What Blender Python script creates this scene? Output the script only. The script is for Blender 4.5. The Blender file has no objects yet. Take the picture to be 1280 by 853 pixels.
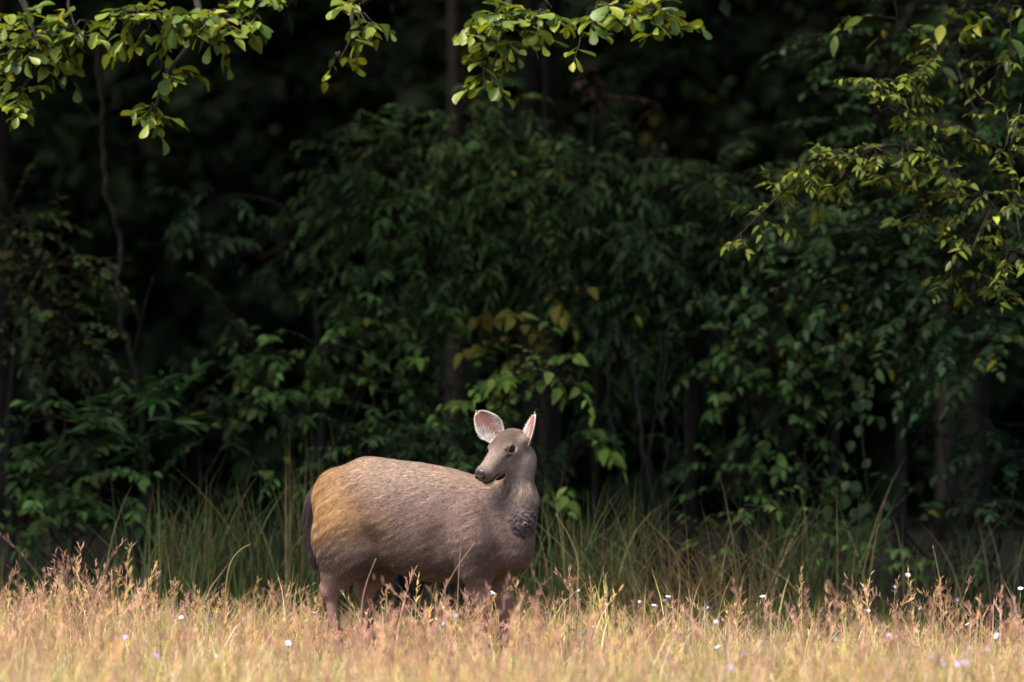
import bpy, math, random
import numpy as np
from mathutils import Vector
rng = np.random.default_rng(11)
random.seed(11)
SC = bpy.context.scene
COL = SC.collection
UP = np.array([0., 0., 1.])

# ------------------------------------------------------------------ camera, sky, sun, exposure
CAMZ, FOC, DEERY = 1.8, 7111.1, 32.0
cam_d = bpy.data.cameras.new('camera'); cam = bpy.data.objects.new('camera', cam_d); COL.objects.link(cam)
cam_d.sensor_width = 36; cam_d.lens = 200; cam_d.clip_start = 0.5; cam_d.clip_end = 2000
cam.location = (0, 0, CAMZ); cam.rotation_euler = (math.radians(90), 0, 0)
cam_d.dof.use_dof = True; cam_d.dof.focus_distance = 31.75; cam_d.dof.aperture_fstop = 1.4
SC.camera = cam
SUN = np.array([-.46, -.28, 1.0]); SUN /= np.linalg.norm(SUN)
w = bpy.data.worlds.new('World'); SC.world = w; w.use_nodes = True
nt = w.node_tree; sky = nt.nodes.new('ShaderNodeTexSky'); sky.sky_type = 'NISHITA'; sky.sun_disc = False
sky.sun_elevation = math.asin(SUN[2]); sky.sun_rotation = math.atan2(SUN[0], SUN[1])
bgn = nt.nodes['Background']; bgn.inputs['Strength'].default_value = 0.095
nt.links.new(sky.outputs[0], bgn.inputs['Color'])
sd = bpy.data.lights.new('sun', 'SUN'); so = bpy.data.objects.new('sun', sd); COL.objects.link(so)
sd.energy = 4.5; sd.angle = math.radians(28); sd.color = (1.0, .93, .82)
so.location = (-20, -10, 40); so.rotation_euler = Vector(SUN).to_track_quat('Z', 'Y').to_euler()
SC.view_settings.view_transform = 'Standard'; SC.view_settings.look = 'None'
SC.view_settings.exposure = 1.1; SC.view_settings.gamma = 1.0
SC.render.engine = 'CYCLES'; SC.cycles.use_denoising = True
SC.cycles.max_bounces = 4; SC.cycles.diffuse_bounces = 2; SC.cycles.transmission_bounces = 3; SC.cycles.glossy_bounces = 2

# ------------------------------------------------------------------ helpers
def at(px, py, Y):
    return np.array([(px - 640) * Y / FOC, Y, CAMZ - (py - 426.5) * Y / FOC])
def nrm(v):
    return v / np.maximum(np.linalg.norm(v, axis=-1, keepdims=True), 1e-9)

def link(o, parent=None):
    COL.objects.link(o)
    if parent is not None:
        o.parent = parent
    return o
def tag(o, label=None, cat=None, group=None, kind=None):
    for k, v in (('label', label), ('category', cat), ('group', group), ('kind', kind)):
        if v: o[k] = v
    return o
def empty(name, loc):
    o = bpy.data.objects.new(name, None); o.location = [float(a) for a in loc]; o.empty_display_size = .1
    return link(o)

def make_mesh(name, V, T, mat, col=None, smooth=False):
    me = bpy.data.meshes.new(name)
    V = np.asarray(V, np.float32); T = np.asarray(T, np.int32)
    k = T.shape[1]
    me.vertices.add(len(V)); me.vertices.foreach_set('co', V.ravel())
    me.loops.add(T.size); me.loops.foreach_set('vertex_index', T.ravel())
    me.polygons.add(len(T)); me.polygons.foreach_set('loop_start', np.arange(0, T.size, k, dtype=np.int32))
    if smooth: me.polygons.foreach_set('use_smooth', np.ones(len(T), bool))
    if col is not None:
        a = me.color_attributes.new('Col', 'FLOAT_COLOR', 'POINT')
        c4 = np.ones((len(V), 4), np.float32); c4[:, :3] = col
        a.data.foreach_set('color', c4.ravel())
    me.update(calc_edges=True)
    if mat: me.materials.append(mat)
    return me
def mesh_obj(name, V, T, mat, parent=None, col=None, smooth=False, origin=None):
    """one mesh object; V in world space, origin = the parent's location"""
    V = np.asarray(V, float)
    if origin is not None: V = V - np.asarray(origin)
    return link(bpy.data.objects.new(name, make_mesh(name, V, T, mat, col, smooth)), parent)

class Geo:
    def __init__(s): s.V = []; s.T = []; s.C = []; s.n = 0
    def add(s, V, T, C=None):
        if len(V) == 0: return
        s.V.append(np.asarray(V, float)); s.T.append(np.asarray(T) + s.n); s.n += len(V)
        if C is not None: s.C.append(np.broadcast_to(C, (len(V), 3)))
    def out(s):
        return np.concatenate(s.V), np.concatenate(s.T), (np.concatenate(s.C) if s.C else None)

def catmull(P, n):
    P = np.asarray(P, float); P = np.vstack([2*P[0]-P[1], P, 2*P[-1]-P[-2]]); out = []
    for i in range(1, len(P)-2):
        for t in np.linspace(0, 1, n, endpoint=False):
            a, b, c, d = P[i-1], P[i], P[i+1], P[i+2]
            out.append(.5*((2*b)+(c-a)*t+(2*a-5*b+4*c-d)*t*t+(3*b-a-3*c+d)*t**3))
    out.append(P[-2]); return np.array(out)
def tube(P, R, sides=7, rough=0.0):
    P = np.asarray(P, float); n = len(P); R = np.broadcast_to(R, n)
    T = nrm(np.gradient(P, axis=0)); ref = np.array([.37, .81, .21]); ref /= np.linalg.norm(ref)
    A = nrm(np.cross(T, ref)); B = np.cross(T, A)
    th = np.linspace(0, 2*np.pi, sides, endpoint=False)
    rr = R[:, None] * (1 + rough * rng.normal(size=(n, sides)))
    V = P[:, None] + rr[..., None]*(np.cos(th)[None, :, None]*A[:, None] + np.sin(th)[None, :, None]*B[:, None])
    i = np.arange(n-1)[:, None]*sides; j = np.arange(sides)[None]; j2 = (j+1) % sides
    a, b, c, d = i+j, i+j2, i+sides+j2, i+sides+j
    F = np.concatenate([np.stack([a, b, c], -1).reshape(-1, 3), np.stack([a, c, d], -1).reshape(-1, 3)])
    V = V.reshape(-1, 3); V = np.vstack([V, P[-1:], P[:1]]); m = n*sides
    cap = np.array([[(n-1)*sides+k, (n-1)*sides+(k+1) % sides, m] for k in range(sides)] + [[(k+1) % sides, k, m+1] for k in range(sides)])
    return V, np.vstack([F, cap])
def twigs_geo(A, M, B, r0, r1):
    """many thin 3-sided twigs at once, bent through M"""
    n = len(A)
    if n == 0: return np.zeros((0, 3)), np.zeros((0, 3), int)
    P = np.stack([A, M, B], 1); T = nrm(B - A); S = nrm(np.cross(T, np.array([.3, .9, .2]))); N = np.cross(T, S)
    V = []
    for k, f in enumerate((0, .5, 1)):
        r = (r0*(1-f) + r1*f)
        r = np.broadcast_to(r, n)[:, None]
        for th in (0, 2.094, 4.189):
            V.append(P[:, k] + r*(math.cos(th)*S + math.sin(th)*N))
    V = np.stack(V, 1)
    F = []
    for k in (0, 1):
        for j in range(3):
            a, b = 3*k+j, 3*k+(j+1) % 3
            F += [[a, b, b+3], [a, b+3, a+3]]
    F = np.array(F)
    return V.reshape(-1, 3), (F[None] + 9*np.arange(n)[:, None, None]).reshape(-1, 3)

# ------------------------------------------------------------------ materials
def new_mat(name):
    m = bpy.data.materials.new(name); m.use_nodes = True; return m, m.node_tree, m.node_tree.nodes['Principled BSDF']
def noise_mix(t, sock, scale, lo, hi, detail=4, vec=None):
    n = t.nodes.new('ShaderNodeTexNoise'); n.inputs['Scale'].default_value = scale; n.inputs['Detail'].default_value = detail
    co = t.nodes.new('ShaderNodeTexCoord'); t.links.new(vec or co.outputs['Object'], n.inputs['Vector'])
    r = t.nodes.new('ShaderNodeMapRange'); r.inputs['From Min'].default_value = .3; r.inputs['From Max'].default_value = .7
    r.inputs['To Min'].default_value = lo; r.inputs['To Max'].default_value = hi
    t.links.new(n.outputs['Fac'], r.inputs['Value'])
    v = t.nodes.new('ShaderNodeVectorMath'); v.operation = 'SCALE'
    t.links.new(sock, v.inputs[0]); t.links.new(r.outputs[0], v.inputs['Scale'])
    return v.outputs[0]
def leaf_mat(name, transl=.3, rough=.45, spec=.35, base=None, rand=0.0):
    m, t, p = new_mat(name)
    if base is None:
        a = t.nodes.new('ShaderNodeAttribute'); a.attribute_name = 'Col'; c = a.outputs['Color']
    else:
        oi = t.nodes.new('ShaderNodeObjectInfo'); cr = t.nodes.new('ShaderNodeValToRGB')
        for k in range(len(base) - 2): cr.color_ramp.elements.new(.5)
        for k, b in enumerate(base):
            cr.color_ramp.elements[k].position = k/(len(base)-1); cr.color_ramp.elements[k].color = (*b, 1)
        t.links.new(oi.outputs['Random'], cr.inputs['Fac']); c = cr.outputs['Color']
    c = noise_mix(t, c, 9.0, .78, 1.18)
    p.inputs['Roughness'].default_value = rough; p.inputs['Specular IOR Level'].default_value = spec
    t.links.new(c, p.inputs['Base Color'])
    tr = t.nodes.new('ShaderNodeBsdfTranslucent'); hs = t.nodes.new('ShaderNodeHueSaturation')
    hs.inputs['Hue'].default_value = .485; hs.inputs['Saturation'].default_value = 1.1; hs.inputs['Value'].default_value = 1.25
    t.links.new(c, hs.inputs['Color']); t.links.new(hs.outputs[0], tr.inputs['Color'])
    mx = t.nodes.new('ShaderNodeMixShader'); mx.inputs[0].default_value = transl
    t.links.new(p.outputs[0], mx.inputs[1]); t.links.new(tr.outputs[0], mx.inputs[2])
    t.links.new(mx.outputs[0], t.nodes['Material Output'].inputs['Surface'])
    return m
def bark_mat(name, c):
    m, t, p = new_mat(name)
    rgb = t.nodes.new('ShaderNodeRGB'); rgb.outputs[0].default_value = (*c, 1)
    o = noise_mix(t, rgb.outputs[0], 14, .5, 1.5, 8); t.links.new(o, p.inputs['Base Color'])
    p.inputs['Roughness'].default_value = .9; p.inputs['Specular IOR Level'].default_value = .15
    b = t.nodes.new('ShaderNodeBump'); n = t.nodes.new('ShaderNodeTexNoise'); n.inputs['Scale'].default_value = 40
    b.inputs['Strength'].default_value = .6; b.inputs['Distance'].default_value = .02
    t.links.new(n.outputs['Fac'], b.inputs['Height']); t.links.new(b.outputs[0], p.inputs['Normal'])
    return m
M_LEAF = leaf_mat('foliage', .22, .6, .09)
M_GRASS = leaf_mat('grass_blade', .35, .55, .25)
M_OBO = leaf_mat('obovate_leaf', .30, .42, .35, [(.045, .08, .02), (.09, .145, .025), (.16, .22, .03), (.25, .28, .028), (.10, .16, .045), (.34, .33, .03)])
M_PALE = leaf_mat('pale_pointed_leaf', .30, .45, .3, [(.05, .08, .022), (.08, .115, .026), (.13, .16, .03), (.20, .20, .034), (.09, .12, .028), (.30, .26, .06)])
M_BARK = bark_mat('bark', (.03, .024, .02)); M_PALEBARK = bark_mat('pale_bark', (.045, .036, .03)); M_TWIG = bark_mat('twig_bark', (.035, .027, .02))

# ground
def ground():
    m, t, p = new_mat('meadow_soil')
    rgb = t.nodes.new('ShaderNodeRGB'); rgb.outputs[0].default_value = (.085, .075, .038, 1)
    o = noise_mix(t, rgb.outputs[0], 1.4, .5, 1.4, 9); t.links.new(o, p.inputs['Base Color']); p.inputs['Roughness'].default_value = 1
    p.inputs['Specular IOR Level'].default_value = .1
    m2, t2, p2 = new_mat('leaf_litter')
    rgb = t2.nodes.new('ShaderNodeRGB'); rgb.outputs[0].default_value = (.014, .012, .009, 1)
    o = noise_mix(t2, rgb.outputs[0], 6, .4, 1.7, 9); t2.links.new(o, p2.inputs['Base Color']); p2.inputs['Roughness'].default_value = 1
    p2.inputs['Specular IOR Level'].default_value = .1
    xs = np.concatenate([[-600, -250, -100, -50], np.linspace(-25, 25, 51), [50, 100, 250, 600]])
    ys = np.concatenate([[-300, -100, -30, 0, 12], np.linspace(18, 70, 53), [76, 90, 110, 150, 250, 600]])
    X, Y = np.meshgrid(xs, ys)
    edge = 35.2 + .5*np.sin(X*.9) + .3*np.sin(X*2.3+1)
    Z = .03*np.sin(X*1.3)*np.cos(Y*.9) + np.where(Y > 66, np.minimum((Y-66)*.35, 30), 0)
    V = np.stack([X, Y, Z], -1).reshape(-1, 3); nx = len(xs); ny = len(ys)
    i = (np.arange(ny-1)[:, None]*nx + np.arange(nx-1)[None]).ravel()
    T = np.stack([i, i+1, i+nx+1, i+nx], -1)
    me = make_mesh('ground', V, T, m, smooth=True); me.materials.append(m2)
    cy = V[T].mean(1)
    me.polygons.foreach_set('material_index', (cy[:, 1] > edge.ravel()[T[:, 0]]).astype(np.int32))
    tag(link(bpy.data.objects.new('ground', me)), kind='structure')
ground()

# ------------------------------------------------------------------ leaves
LEAVES = {  # stations along the leaf, half width
    'lance': ([0, .28, .62, 1], [0, .5, .36, 0]),
    'ovate': ([0, .22, .58, 1], [0, .48, .42, 0]),
    'coarse': ([0, .5, 1], [0, .5, 0]),
    'obovate': ([0, .15, .4, .65, .85, .96, 1], [.03, .13, .34, .5, .46, .24, 0]),
    'point': ([0, .12, .3, .5, .72, .9, 1], [.02, .26, .46, .5, .33, .12, 0]),
}
def leaf_template(kind, fold=.16, droop=.14):
    t, w_ = LEAVES[kind]; V = [[t[0], 0, 0]]; F = []
    mid = list(zip(t, w_))[1:-1]
    for x, h in mid:
        z = -droop*x*x
        V += [[x, h, z + fold*h], [x, 0, z], [x, -h, z + fold*h]]
    V.append([1, 0, -droop])
    F += [[0, 2, 1], [0, 3, 2]]
    for k in range(len(mid)-1):
        a = 1 + 3*k
        F += [[a, a+1, a+4], [a, a+4, a+3], [a+1, a+2, a+5], [a+1, a+5, a+4]]
    e = len(V)-1; a = 1 + 3*(len(mid)-1)
    F += [[a, a+1, e], [a+1, a+2, e]]
    return np.array(V), np.array(F)
TEMPL = {k: leaf_template(k) for k in LEAVES}
def leaves_geo(P, A, N, L, W, C, kind):
    A = nrm(A); S = nrm(np.cross(N, A)); N2 = np.cross(A, S)
    tv, tf = TEMPL[kind]; n = len(P)
    V = P[:, None] + (A[:, None]*tv[None, :, :1] + N2[:, None]*tv[None, :, 2:])*L[:, None, None] + S[:, None]*tv[None, :, 1:2]*W[:, None, None]
    T = (tf[None] + len(tv)*np.arange(n)[:, None, None]).reshape(-1, 3)
    return V.reshape(-1, 3), T, np.repeat(C, len(tv), 0)

def spray_leaves(O, D, Ls, k, leaf_len, droop, ldroop, aspect):
    """leaves set alternately along n drooping twigs -> positions, axes, normals, lengths, widths, twig ends"""
    n = len(O); D = nrm(D)
    t = np.linspace(.12, 1, k)[None, :, None]
    P = O[:, None] + D[:, None]*Ls[:, None, None]*t - UP*droop*Ls[:, None, None]*t*t
    T = nrm(D[:, None] - UP*2*droop*t)
    S = nrm(np.cross(T, UP) + 1e-4)
    s = np.where(np.arange(k) % 2 == 0, 1., -1.)[None, :, None]
    lean = np.where(np.arange(k) == k-1, .15, 1.)[None, :, None]
    A = T*.6 + S*s*lean*.8 - UP*ldroop + rng.normal(size=(n, k, 3))*.22
    N = UP + T*.1 + rng.normal(size=(n, k, 3))*.35
    L = leaf_len*rng.uniform(.55, 1.28, (n, k)) * (1 - .25*np.abs(t[..., 0]-.5)*2)
    W = L*aspect*rng.uniform(.85, 1.15, (n, k))
    E = P[:, -1]; Mid = O + D*Ls[:, None]*.5 - UP*droop*Ls[:, None]*.25
    return P.reshape(-1, 3), nrm(A).reshape(-1, 3), nrm(N).reshape(-1, 3), L.ravel(), W.ravel(), O, Mid, E
def cluster_sprays(c, r, n, bias=(0, -.25, 0), shell=.35):
    d = nrm(rng.normal(size=(n, 3))); u = rng.uniform(shell, 1, n)**.7
    O = np.asarray(c) + d*np.asarray(r)*u[:, None]
    D = d*np.array([1, 1, .45]) + rng.normal(size=(n, 3))*.35 + np.array(bias)
    return O, D
def tint(n, base, var=.25, yellow=.0, red=.0, yc=(.22, .2, .03), rc=(.16, .06, .02)):
    c = np.asarray(base)[None]*rng.lognormal(0, var, (n, 1))*(1+rng.normal(size=(n, 3))*.07)
    k = rng.random(n)
    c = np.where((k < yellow)[:, None], np.asarray(yc)[None]*rng.uniform(.6, 1.1, (n, 1)), c)
    c = np.where((k > 1-red)[:, None], np.asarray(rc)[None]*rng.uniform(.6, 1.2, (n, 1)), c)
    return np.clip(c, .003, .8)

STYLE = {  # leaf kind, leaf length, aspect, leaves per twig, twig length, droop, leaf droop
    'droop': ('lance', .13, .30, 11, .42, .35, .45),
    'small': ('ovate', .075, .50, 12, .36, .22, .2),
    'broad': ('ovate', .15, .52, 7, .35, .25, .35),
    'lancet': ('lance', .20, .24, 11, .26, .05, .1),
    'fine': ('lance', .08, .30, 16, .34, .3, .3),
    'canopy': ('coarse', .19, .52, 9, .6, .2, .15),
    'deep': ('coarse', .17, .42, 9, .5, .3, .35),
}
def limb(a, b, r0, r1, sag=.15, sides=6, wob=.05):
    a = np.asarray(a, float); b = np.asarray(b, float); d = np.linalg.norm(b-a)
    m1 = a*.67+b*.33 + UP*sag*d + rng.normal(size=3)*wob*d; m2 = a*.33+b*.67 + UP*sag*d*.7 + rng.normal(size=3)*wob*d
    P = catmull([a, m1, m2, b], 4); return tube(P, np.linspace(r0, r1, len(P)), sides, .05)

def plant(name, label, cat, base, clusters, style, color, trunk=None, r0=.03, group=None, yellow=.02, red=.0, var=.3,
          bias=(0, -.25, 0), bark=M_BARK, stem_name='trunk', leaf_name='crown', limb_r=None, yc=(.22, .2, .03), size=1.0, sag=.12):
    """a tree or shrub: Empty > stems (one branching body), twigs, leaf mass"""
    base = np.asarray(base, float)
    root = tag(empty(name, base), label, cat, group)
    kind, ll, asp, k, tl, dr, ld = STYLE[style]; ll *= size; tl *= size
    G = Geo(); LG = Geo(); TG = Geo()
    tops = [base]
    if trunk is not None:
        P = catmull([base] + [np.asarray(q) for q in trunk], 8); R = np.linspace(r0, r0*.35, len(P)); R[0] *= 1.35; R[1] *= 1.12
        G.add(*tube(P, R, 9, .06)); tops = P
    for (c, r, n) in clusters:
        c = np.asarray(c, float); r = np.asarray(r, float)
        if trunk is not None:
            lo = [q for q in tops if q[2] < c[2] + .2] or [tops[0]]
            a = min(lo, key=lambda q: np.linalg.norm((q-c)*np.array([1, 1, 1.3])) + (0 if q[2] > base[2] + .25*(c[2]-base[2]) else 3))
            G.add(*limb(a, c, limb_r or r0*.4, .008, sag))
        else:
            G.add(*limb(base + rng.normal(size=3)*np.array([.08, .08, 0]) - UP*.05, c, r0, .006, .1))
        O, D = cluster_sprays(c, r, n, bias); Ls = tl*rng.uniform(.6, 1.3, n)
        P, A, N, L, W, o, m, e = spray_leaves(O, D, Ls, k, ll, dr, ld, asp)
        C = tint(len(P), np.asarray(color)*np.array([.72, .80, .95]), var*.6, yellow, red, yc); C *= np.repeat(rng.lognormal(0, var, n), k)[:, None]
        LG.add(*leaves_geo(P, A, N, L, W, np.clip(C, .003, .6), kind))
        TG.add(*twigs_geo(o, m, e, .005, .002))
        if style != 'canopy': TG.add(*twigs_geo(np.repeat(c[None], n, 0) + rng.normal(size=(n, 3))*r*.12, (c+o)/2 + rng.normal(size=(n, 3))*.04, o, .008, .005))
    V, T, _ = G.out(); mesh_obj(stem_name, V, T, bark, root, None, True, base)
    V, T, _ = TG.out(); tag(mesh_obj('twigs', V, T, M_TWIG, root, None, False, base), kind='stuff')
    V, T, C = LG.out(); tag(mesh_obj(leaf_name, V, T, M_LEAF, root, C, False, base), kind='stuff')
    return root

LEAF_ME = {}
def leaf_objects(root, base, clusters, kind, mat, ll, asp, k, tl, dr, ld, cap=300, bias=(0, -.3, -.1)):
    """single leaves, each its own object sharing one mesh; twigs joined into one part"""
    key = kind + mat.name
    if key not in LEAF_ME:
        LEAF_ME[key] = []
        for f, d in ((.10, .06), (.35, .28), (.2, -.08), (.5, .12), (-.12, .35)):
            tv, tf = leaf_template(kind, f, d); LEAF_ME[key].append(make_mesh('leaf', tv, tf, mat, None, True))
    TG = Geo(); alls = []
    for (c, r, n) in clusters:
        c = np.asarray(c, float)
        O, D = cluster_sprays(c, r, n, bias, .1); Ls = tl*rng.uniform(.6, 1.25, n)
        alls.append(spray_leaves(O, D, Ls, k, ll, dr, ld, asp))
        o, m, e = alls[-1][5:]
        TG.add(*twigs_geo(o, m, e, .005, .002))
        TG.add(*twigs_geo(np.repeat(c[None], n, 0), (c+o)/2 + UP*.03, o, .007, .005))
    V, T, _ = TG.out(); tag(mesh_obj('twigs', V, T, M_TWIG, root, None, False, base), kind='stuff')
    P, A, N, L, W = [np.concatenate([a[i] for a in alls]) for i in range(5)]
    from mathutils import Matrix
    idx = rng.permutation(len(P))
    A = nrm(A); S = nrm(np.cross(N, A)); N2 = np.cross(A, S)
    for q, i in enumerate(idx[:cap]):
        o = bpy.data.objects.new('leaf', LEAF_ME[key][q % 5])
        M = Matrix(((A[i][0]*L[i], S[i][0]*W[i], N2[i][0]*L[i], P[i][0]-base[0]), (A[i][1]*L[i], S[i][1]*W[i], N2[i][1]*L[i], P[i][1]-base[1]),
                    (A[i][2]*L[i], S[i][2]*W[i], N2[i][2]*L[i], P[i][2]-base[2]), (0, 0, 0, 1)))
        COL.objects.link(o); o.parent = root; o.matrix_local = M
    return P[idx[cap:]], A[idx[cap:]], N[idx[cap:]], L[idx[cap:]], W[idx[cap:]]
def px_clusters(lst, per=None):
    """(px, py, Y, rx px, rz px, n) -> world ellipsoids"""
    out = []
    for px, py, Y, rx, rz, n in lst:
        s = Y/FOC; out.append((at(px, py, Y), np.array([rx*s, max(rx*s*.7, .1), rz*s]), n))
    return out

# ------------------------------------------------------------------ forest: canopy trees whose crowns close over the frame
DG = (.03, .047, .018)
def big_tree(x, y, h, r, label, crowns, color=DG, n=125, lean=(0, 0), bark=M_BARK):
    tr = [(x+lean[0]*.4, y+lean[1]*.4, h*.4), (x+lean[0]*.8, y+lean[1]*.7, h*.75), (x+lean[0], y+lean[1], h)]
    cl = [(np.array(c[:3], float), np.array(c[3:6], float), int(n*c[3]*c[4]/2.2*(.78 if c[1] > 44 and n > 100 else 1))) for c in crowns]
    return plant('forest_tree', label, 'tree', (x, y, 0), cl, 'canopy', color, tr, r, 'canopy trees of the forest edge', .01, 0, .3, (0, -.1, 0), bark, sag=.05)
# x, y, height, crowns (cx, cy, cz, rx, ry, rz)
def roof(x0, x1, seed):
    """crown lobes filling a strip of the forest roof"""
    r = np.random.default_rng(seed); out = []
    for y0, z0, rz in ((35.25, 5.15, .5), (36.1, 5.2, .55), (37.4, 5.35, .7), (39.2, 5.5, .8), (41.2, 5.8, .9), (43.5, 6.2, 1.1), (45.8, 6.5, 1.1), (48.2, 6.8, 1.1), (50.6, 7.0, 1.1), (53, 7.2, 1.1), (55.2, 7.4, 1.2), (57.4, 7.6, 1.2), (59.6, 7.8, 1.2), (48, 8.6, 1.2), (53, 8.8, 1.2), (37.5, 7.0, 1.0), (41, 7.6, 1.2)):  # deeper rows added out of view to stop light leaking in overhead
        for x in np.arange(x0+.7, x1, 1.55):
            out.append((x+r.normal()*.15, y0+r.normal()*.15, z0+r.normal()*.12, 1.1, 1.15, rz))
    return out
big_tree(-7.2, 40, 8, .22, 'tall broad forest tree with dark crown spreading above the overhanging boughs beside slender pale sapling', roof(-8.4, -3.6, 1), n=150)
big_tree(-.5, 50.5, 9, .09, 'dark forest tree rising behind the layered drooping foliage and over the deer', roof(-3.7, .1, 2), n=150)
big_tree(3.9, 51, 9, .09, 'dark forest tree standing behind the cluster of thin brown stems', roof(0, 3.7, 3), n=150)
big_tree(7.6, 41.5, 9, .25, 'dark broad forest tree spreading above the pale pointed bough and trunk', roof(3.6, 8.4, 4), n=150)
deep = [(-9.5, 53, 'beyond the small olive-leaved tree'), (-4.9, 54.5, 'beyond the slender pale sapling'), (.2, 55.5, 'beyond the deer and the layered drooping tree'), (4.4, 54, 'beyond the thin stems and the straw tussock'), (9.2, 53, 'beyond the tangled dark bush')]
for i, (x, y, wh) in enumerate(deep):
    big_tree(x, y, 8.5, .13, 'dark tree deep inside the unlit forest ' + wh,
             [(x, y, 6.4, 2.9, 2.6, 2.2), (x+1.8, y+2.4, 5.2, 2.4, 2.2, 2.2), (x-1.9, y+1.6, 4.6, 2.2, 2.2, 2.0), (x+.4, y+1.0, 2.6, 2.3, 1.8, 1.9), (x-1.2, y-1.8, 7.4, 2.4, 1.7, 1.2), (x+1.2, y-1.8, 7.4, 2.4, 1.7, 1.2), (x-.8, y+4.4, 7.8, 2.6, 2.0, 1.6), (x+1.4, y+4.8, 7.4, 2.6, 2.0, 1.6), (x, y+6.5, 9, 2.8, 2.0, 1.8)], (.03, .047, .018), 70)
for x, y, wh in ((-10.5, 38, 'unseen light-blocking tree added leafy to the ground, edging the forest past the small olive-leaved tree'), (-11.5, 45, 'unseen light-blocking tree added leafy to the ground deeper past the small olive-leaved tree'),
                 (10.5, 38, 'unseen light-blocking tree added leafy to the ground, edging the forest past the tangled dark bush'), (11.5, 45, 'unseen light-blocking tree added leafy to the ground deeper past the tangled dark bush'), (-12, 52, 'unseen light-blocking tree added leafy to the ground far inside the forest past the olive-leaved tree'), (12, 52, 'unseen light-blocking tree added leafy to the ground far inside the forest past the tangled bush')):
    big_tree(x, y, 7, .2, wh, [(x, y, 1.6, 1.8, 2.4, 1.6), (x, y+.6, 4.2, 2.0, 2.5, 1.7), (x, y, 6.6, 2.3, 2.6, 1.6)], n=80)  # unseen side trees, added to keep sidelight out of the forest
# far mass of the wood that closes the view
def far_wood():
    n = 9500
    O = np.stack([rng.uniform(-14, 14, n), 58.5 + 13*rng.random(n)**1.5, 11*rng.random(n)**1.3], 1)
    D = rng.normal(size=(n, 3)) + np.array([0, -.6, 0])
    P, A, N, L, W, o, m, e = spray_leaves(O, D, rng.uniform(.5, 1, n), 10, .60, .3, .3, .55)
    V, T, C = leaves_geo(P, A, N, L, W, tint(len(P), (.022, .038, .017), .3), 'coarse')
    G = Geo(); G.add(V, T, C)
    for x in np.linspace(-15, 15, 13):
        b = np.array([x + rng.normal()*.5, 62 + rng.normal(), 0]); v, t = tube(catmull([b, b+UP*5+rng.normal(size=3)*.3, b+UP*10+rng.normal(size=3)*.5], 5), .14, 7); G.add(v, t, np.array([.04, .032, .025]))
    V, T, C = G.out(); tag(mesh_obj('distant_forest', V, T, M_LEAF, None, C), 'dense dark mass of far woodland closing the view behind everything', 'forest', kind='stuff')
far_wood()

# ------------------------------------------------------------------ overhanging boughs (leaf by leaf)
def bough_tree(name, label, base, trunk, r0, limbs, lst, kind, mat, ll, asp, k, tl, dr, ld, cap=300, bark=M_BARK, mid=None, group=None, restc=(.11, .14, .02)):
    base = np.asarray(base, float); root = tag(empty(name, base), label, 'tree', group)
    G = Geo(); P = catmull([base] + trunk, 8); R = np.linspace(r0, r0*.4, len(P)); R[0] *= 1.3; G.add(*tube(P, R, 10, .05))
    for L, ra, rb in limbs:
        q = catmull(L, 6); G.add(*tube(q, np.linspace(ra, rb, len(q)), 6, .05))
    V, T, _ = G.out(); mesh_obj('trunk', V, T, bark, root, None, True, base)
    rest = leaf_objects(root, base, px_clusters(lst), kind, mat, ll, asp, k, tl, dr, ld, cap)
    if len(rest[0]):
        V, T, C = leaves_geo(*rest, tint(len(rest[0]), restc, .4, .08), 'ovate'); tag(mesh_obj('crown', V, T, M_LEAF, root, C, False, base), kind='stuff')
    return root
YA = 33.8
bough_tree('overhanging_tree', 'tree with round glossy leaves on boughs hanging beside and over the slender pale sapling', (-6.4, 37, 0),
    [(-6.2, 36.6, 2.6), (-5.7, 36, 4.6), (-5.3, 35.6, 6.2)], .17,
    [([(-6.0, 36.4, 3.5), (-5.0, 35.2, 5.0), at(-30, -60, 34.3), at(45, 60, YA), at(20, 125, YA)], .05, .006),
     ([(-5.7, 36, 4.6), (-4.4, 35.2, 5.2), at(170, -60, 34.4), at(250, 20, YA), at(205, 100, YA), at(188, 165, YA)], .045, .005),
     ([(-5.3, 35.6, 6.0), (-3.6, 35, 5.6), at(380, -70, 34.3), at(440, 25, YA), at(424, 78, YA)], .04, .005),
     ([at(170, -60, 34.4), at(90, -10, 34.2), at(95, 40, YA)], .02, .005), ([at(300, -50, 34.3), at(330, 10, YA)], .015, .004)],
    [(40, 50, YA, 42, 48, 34), (20, 118, YA, 20, 24, 10), (92, 38, YA, 28, 30, 13), (185, 25, YA, 50, 24, 20), (260, 22, YA, 50, 26, 18), (205, 92, YA, 14, 18, 4),
     (192, 140, YA, 12, 20, 6), (330, 8, YA, 22, 12, 4), (445, 18, YA, 34, 24, 9), (422, 72, YA, 10, 10, 2)],
    'obovate', M_OBO, .122, .58, 5, .15, .3, .15)
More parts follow.
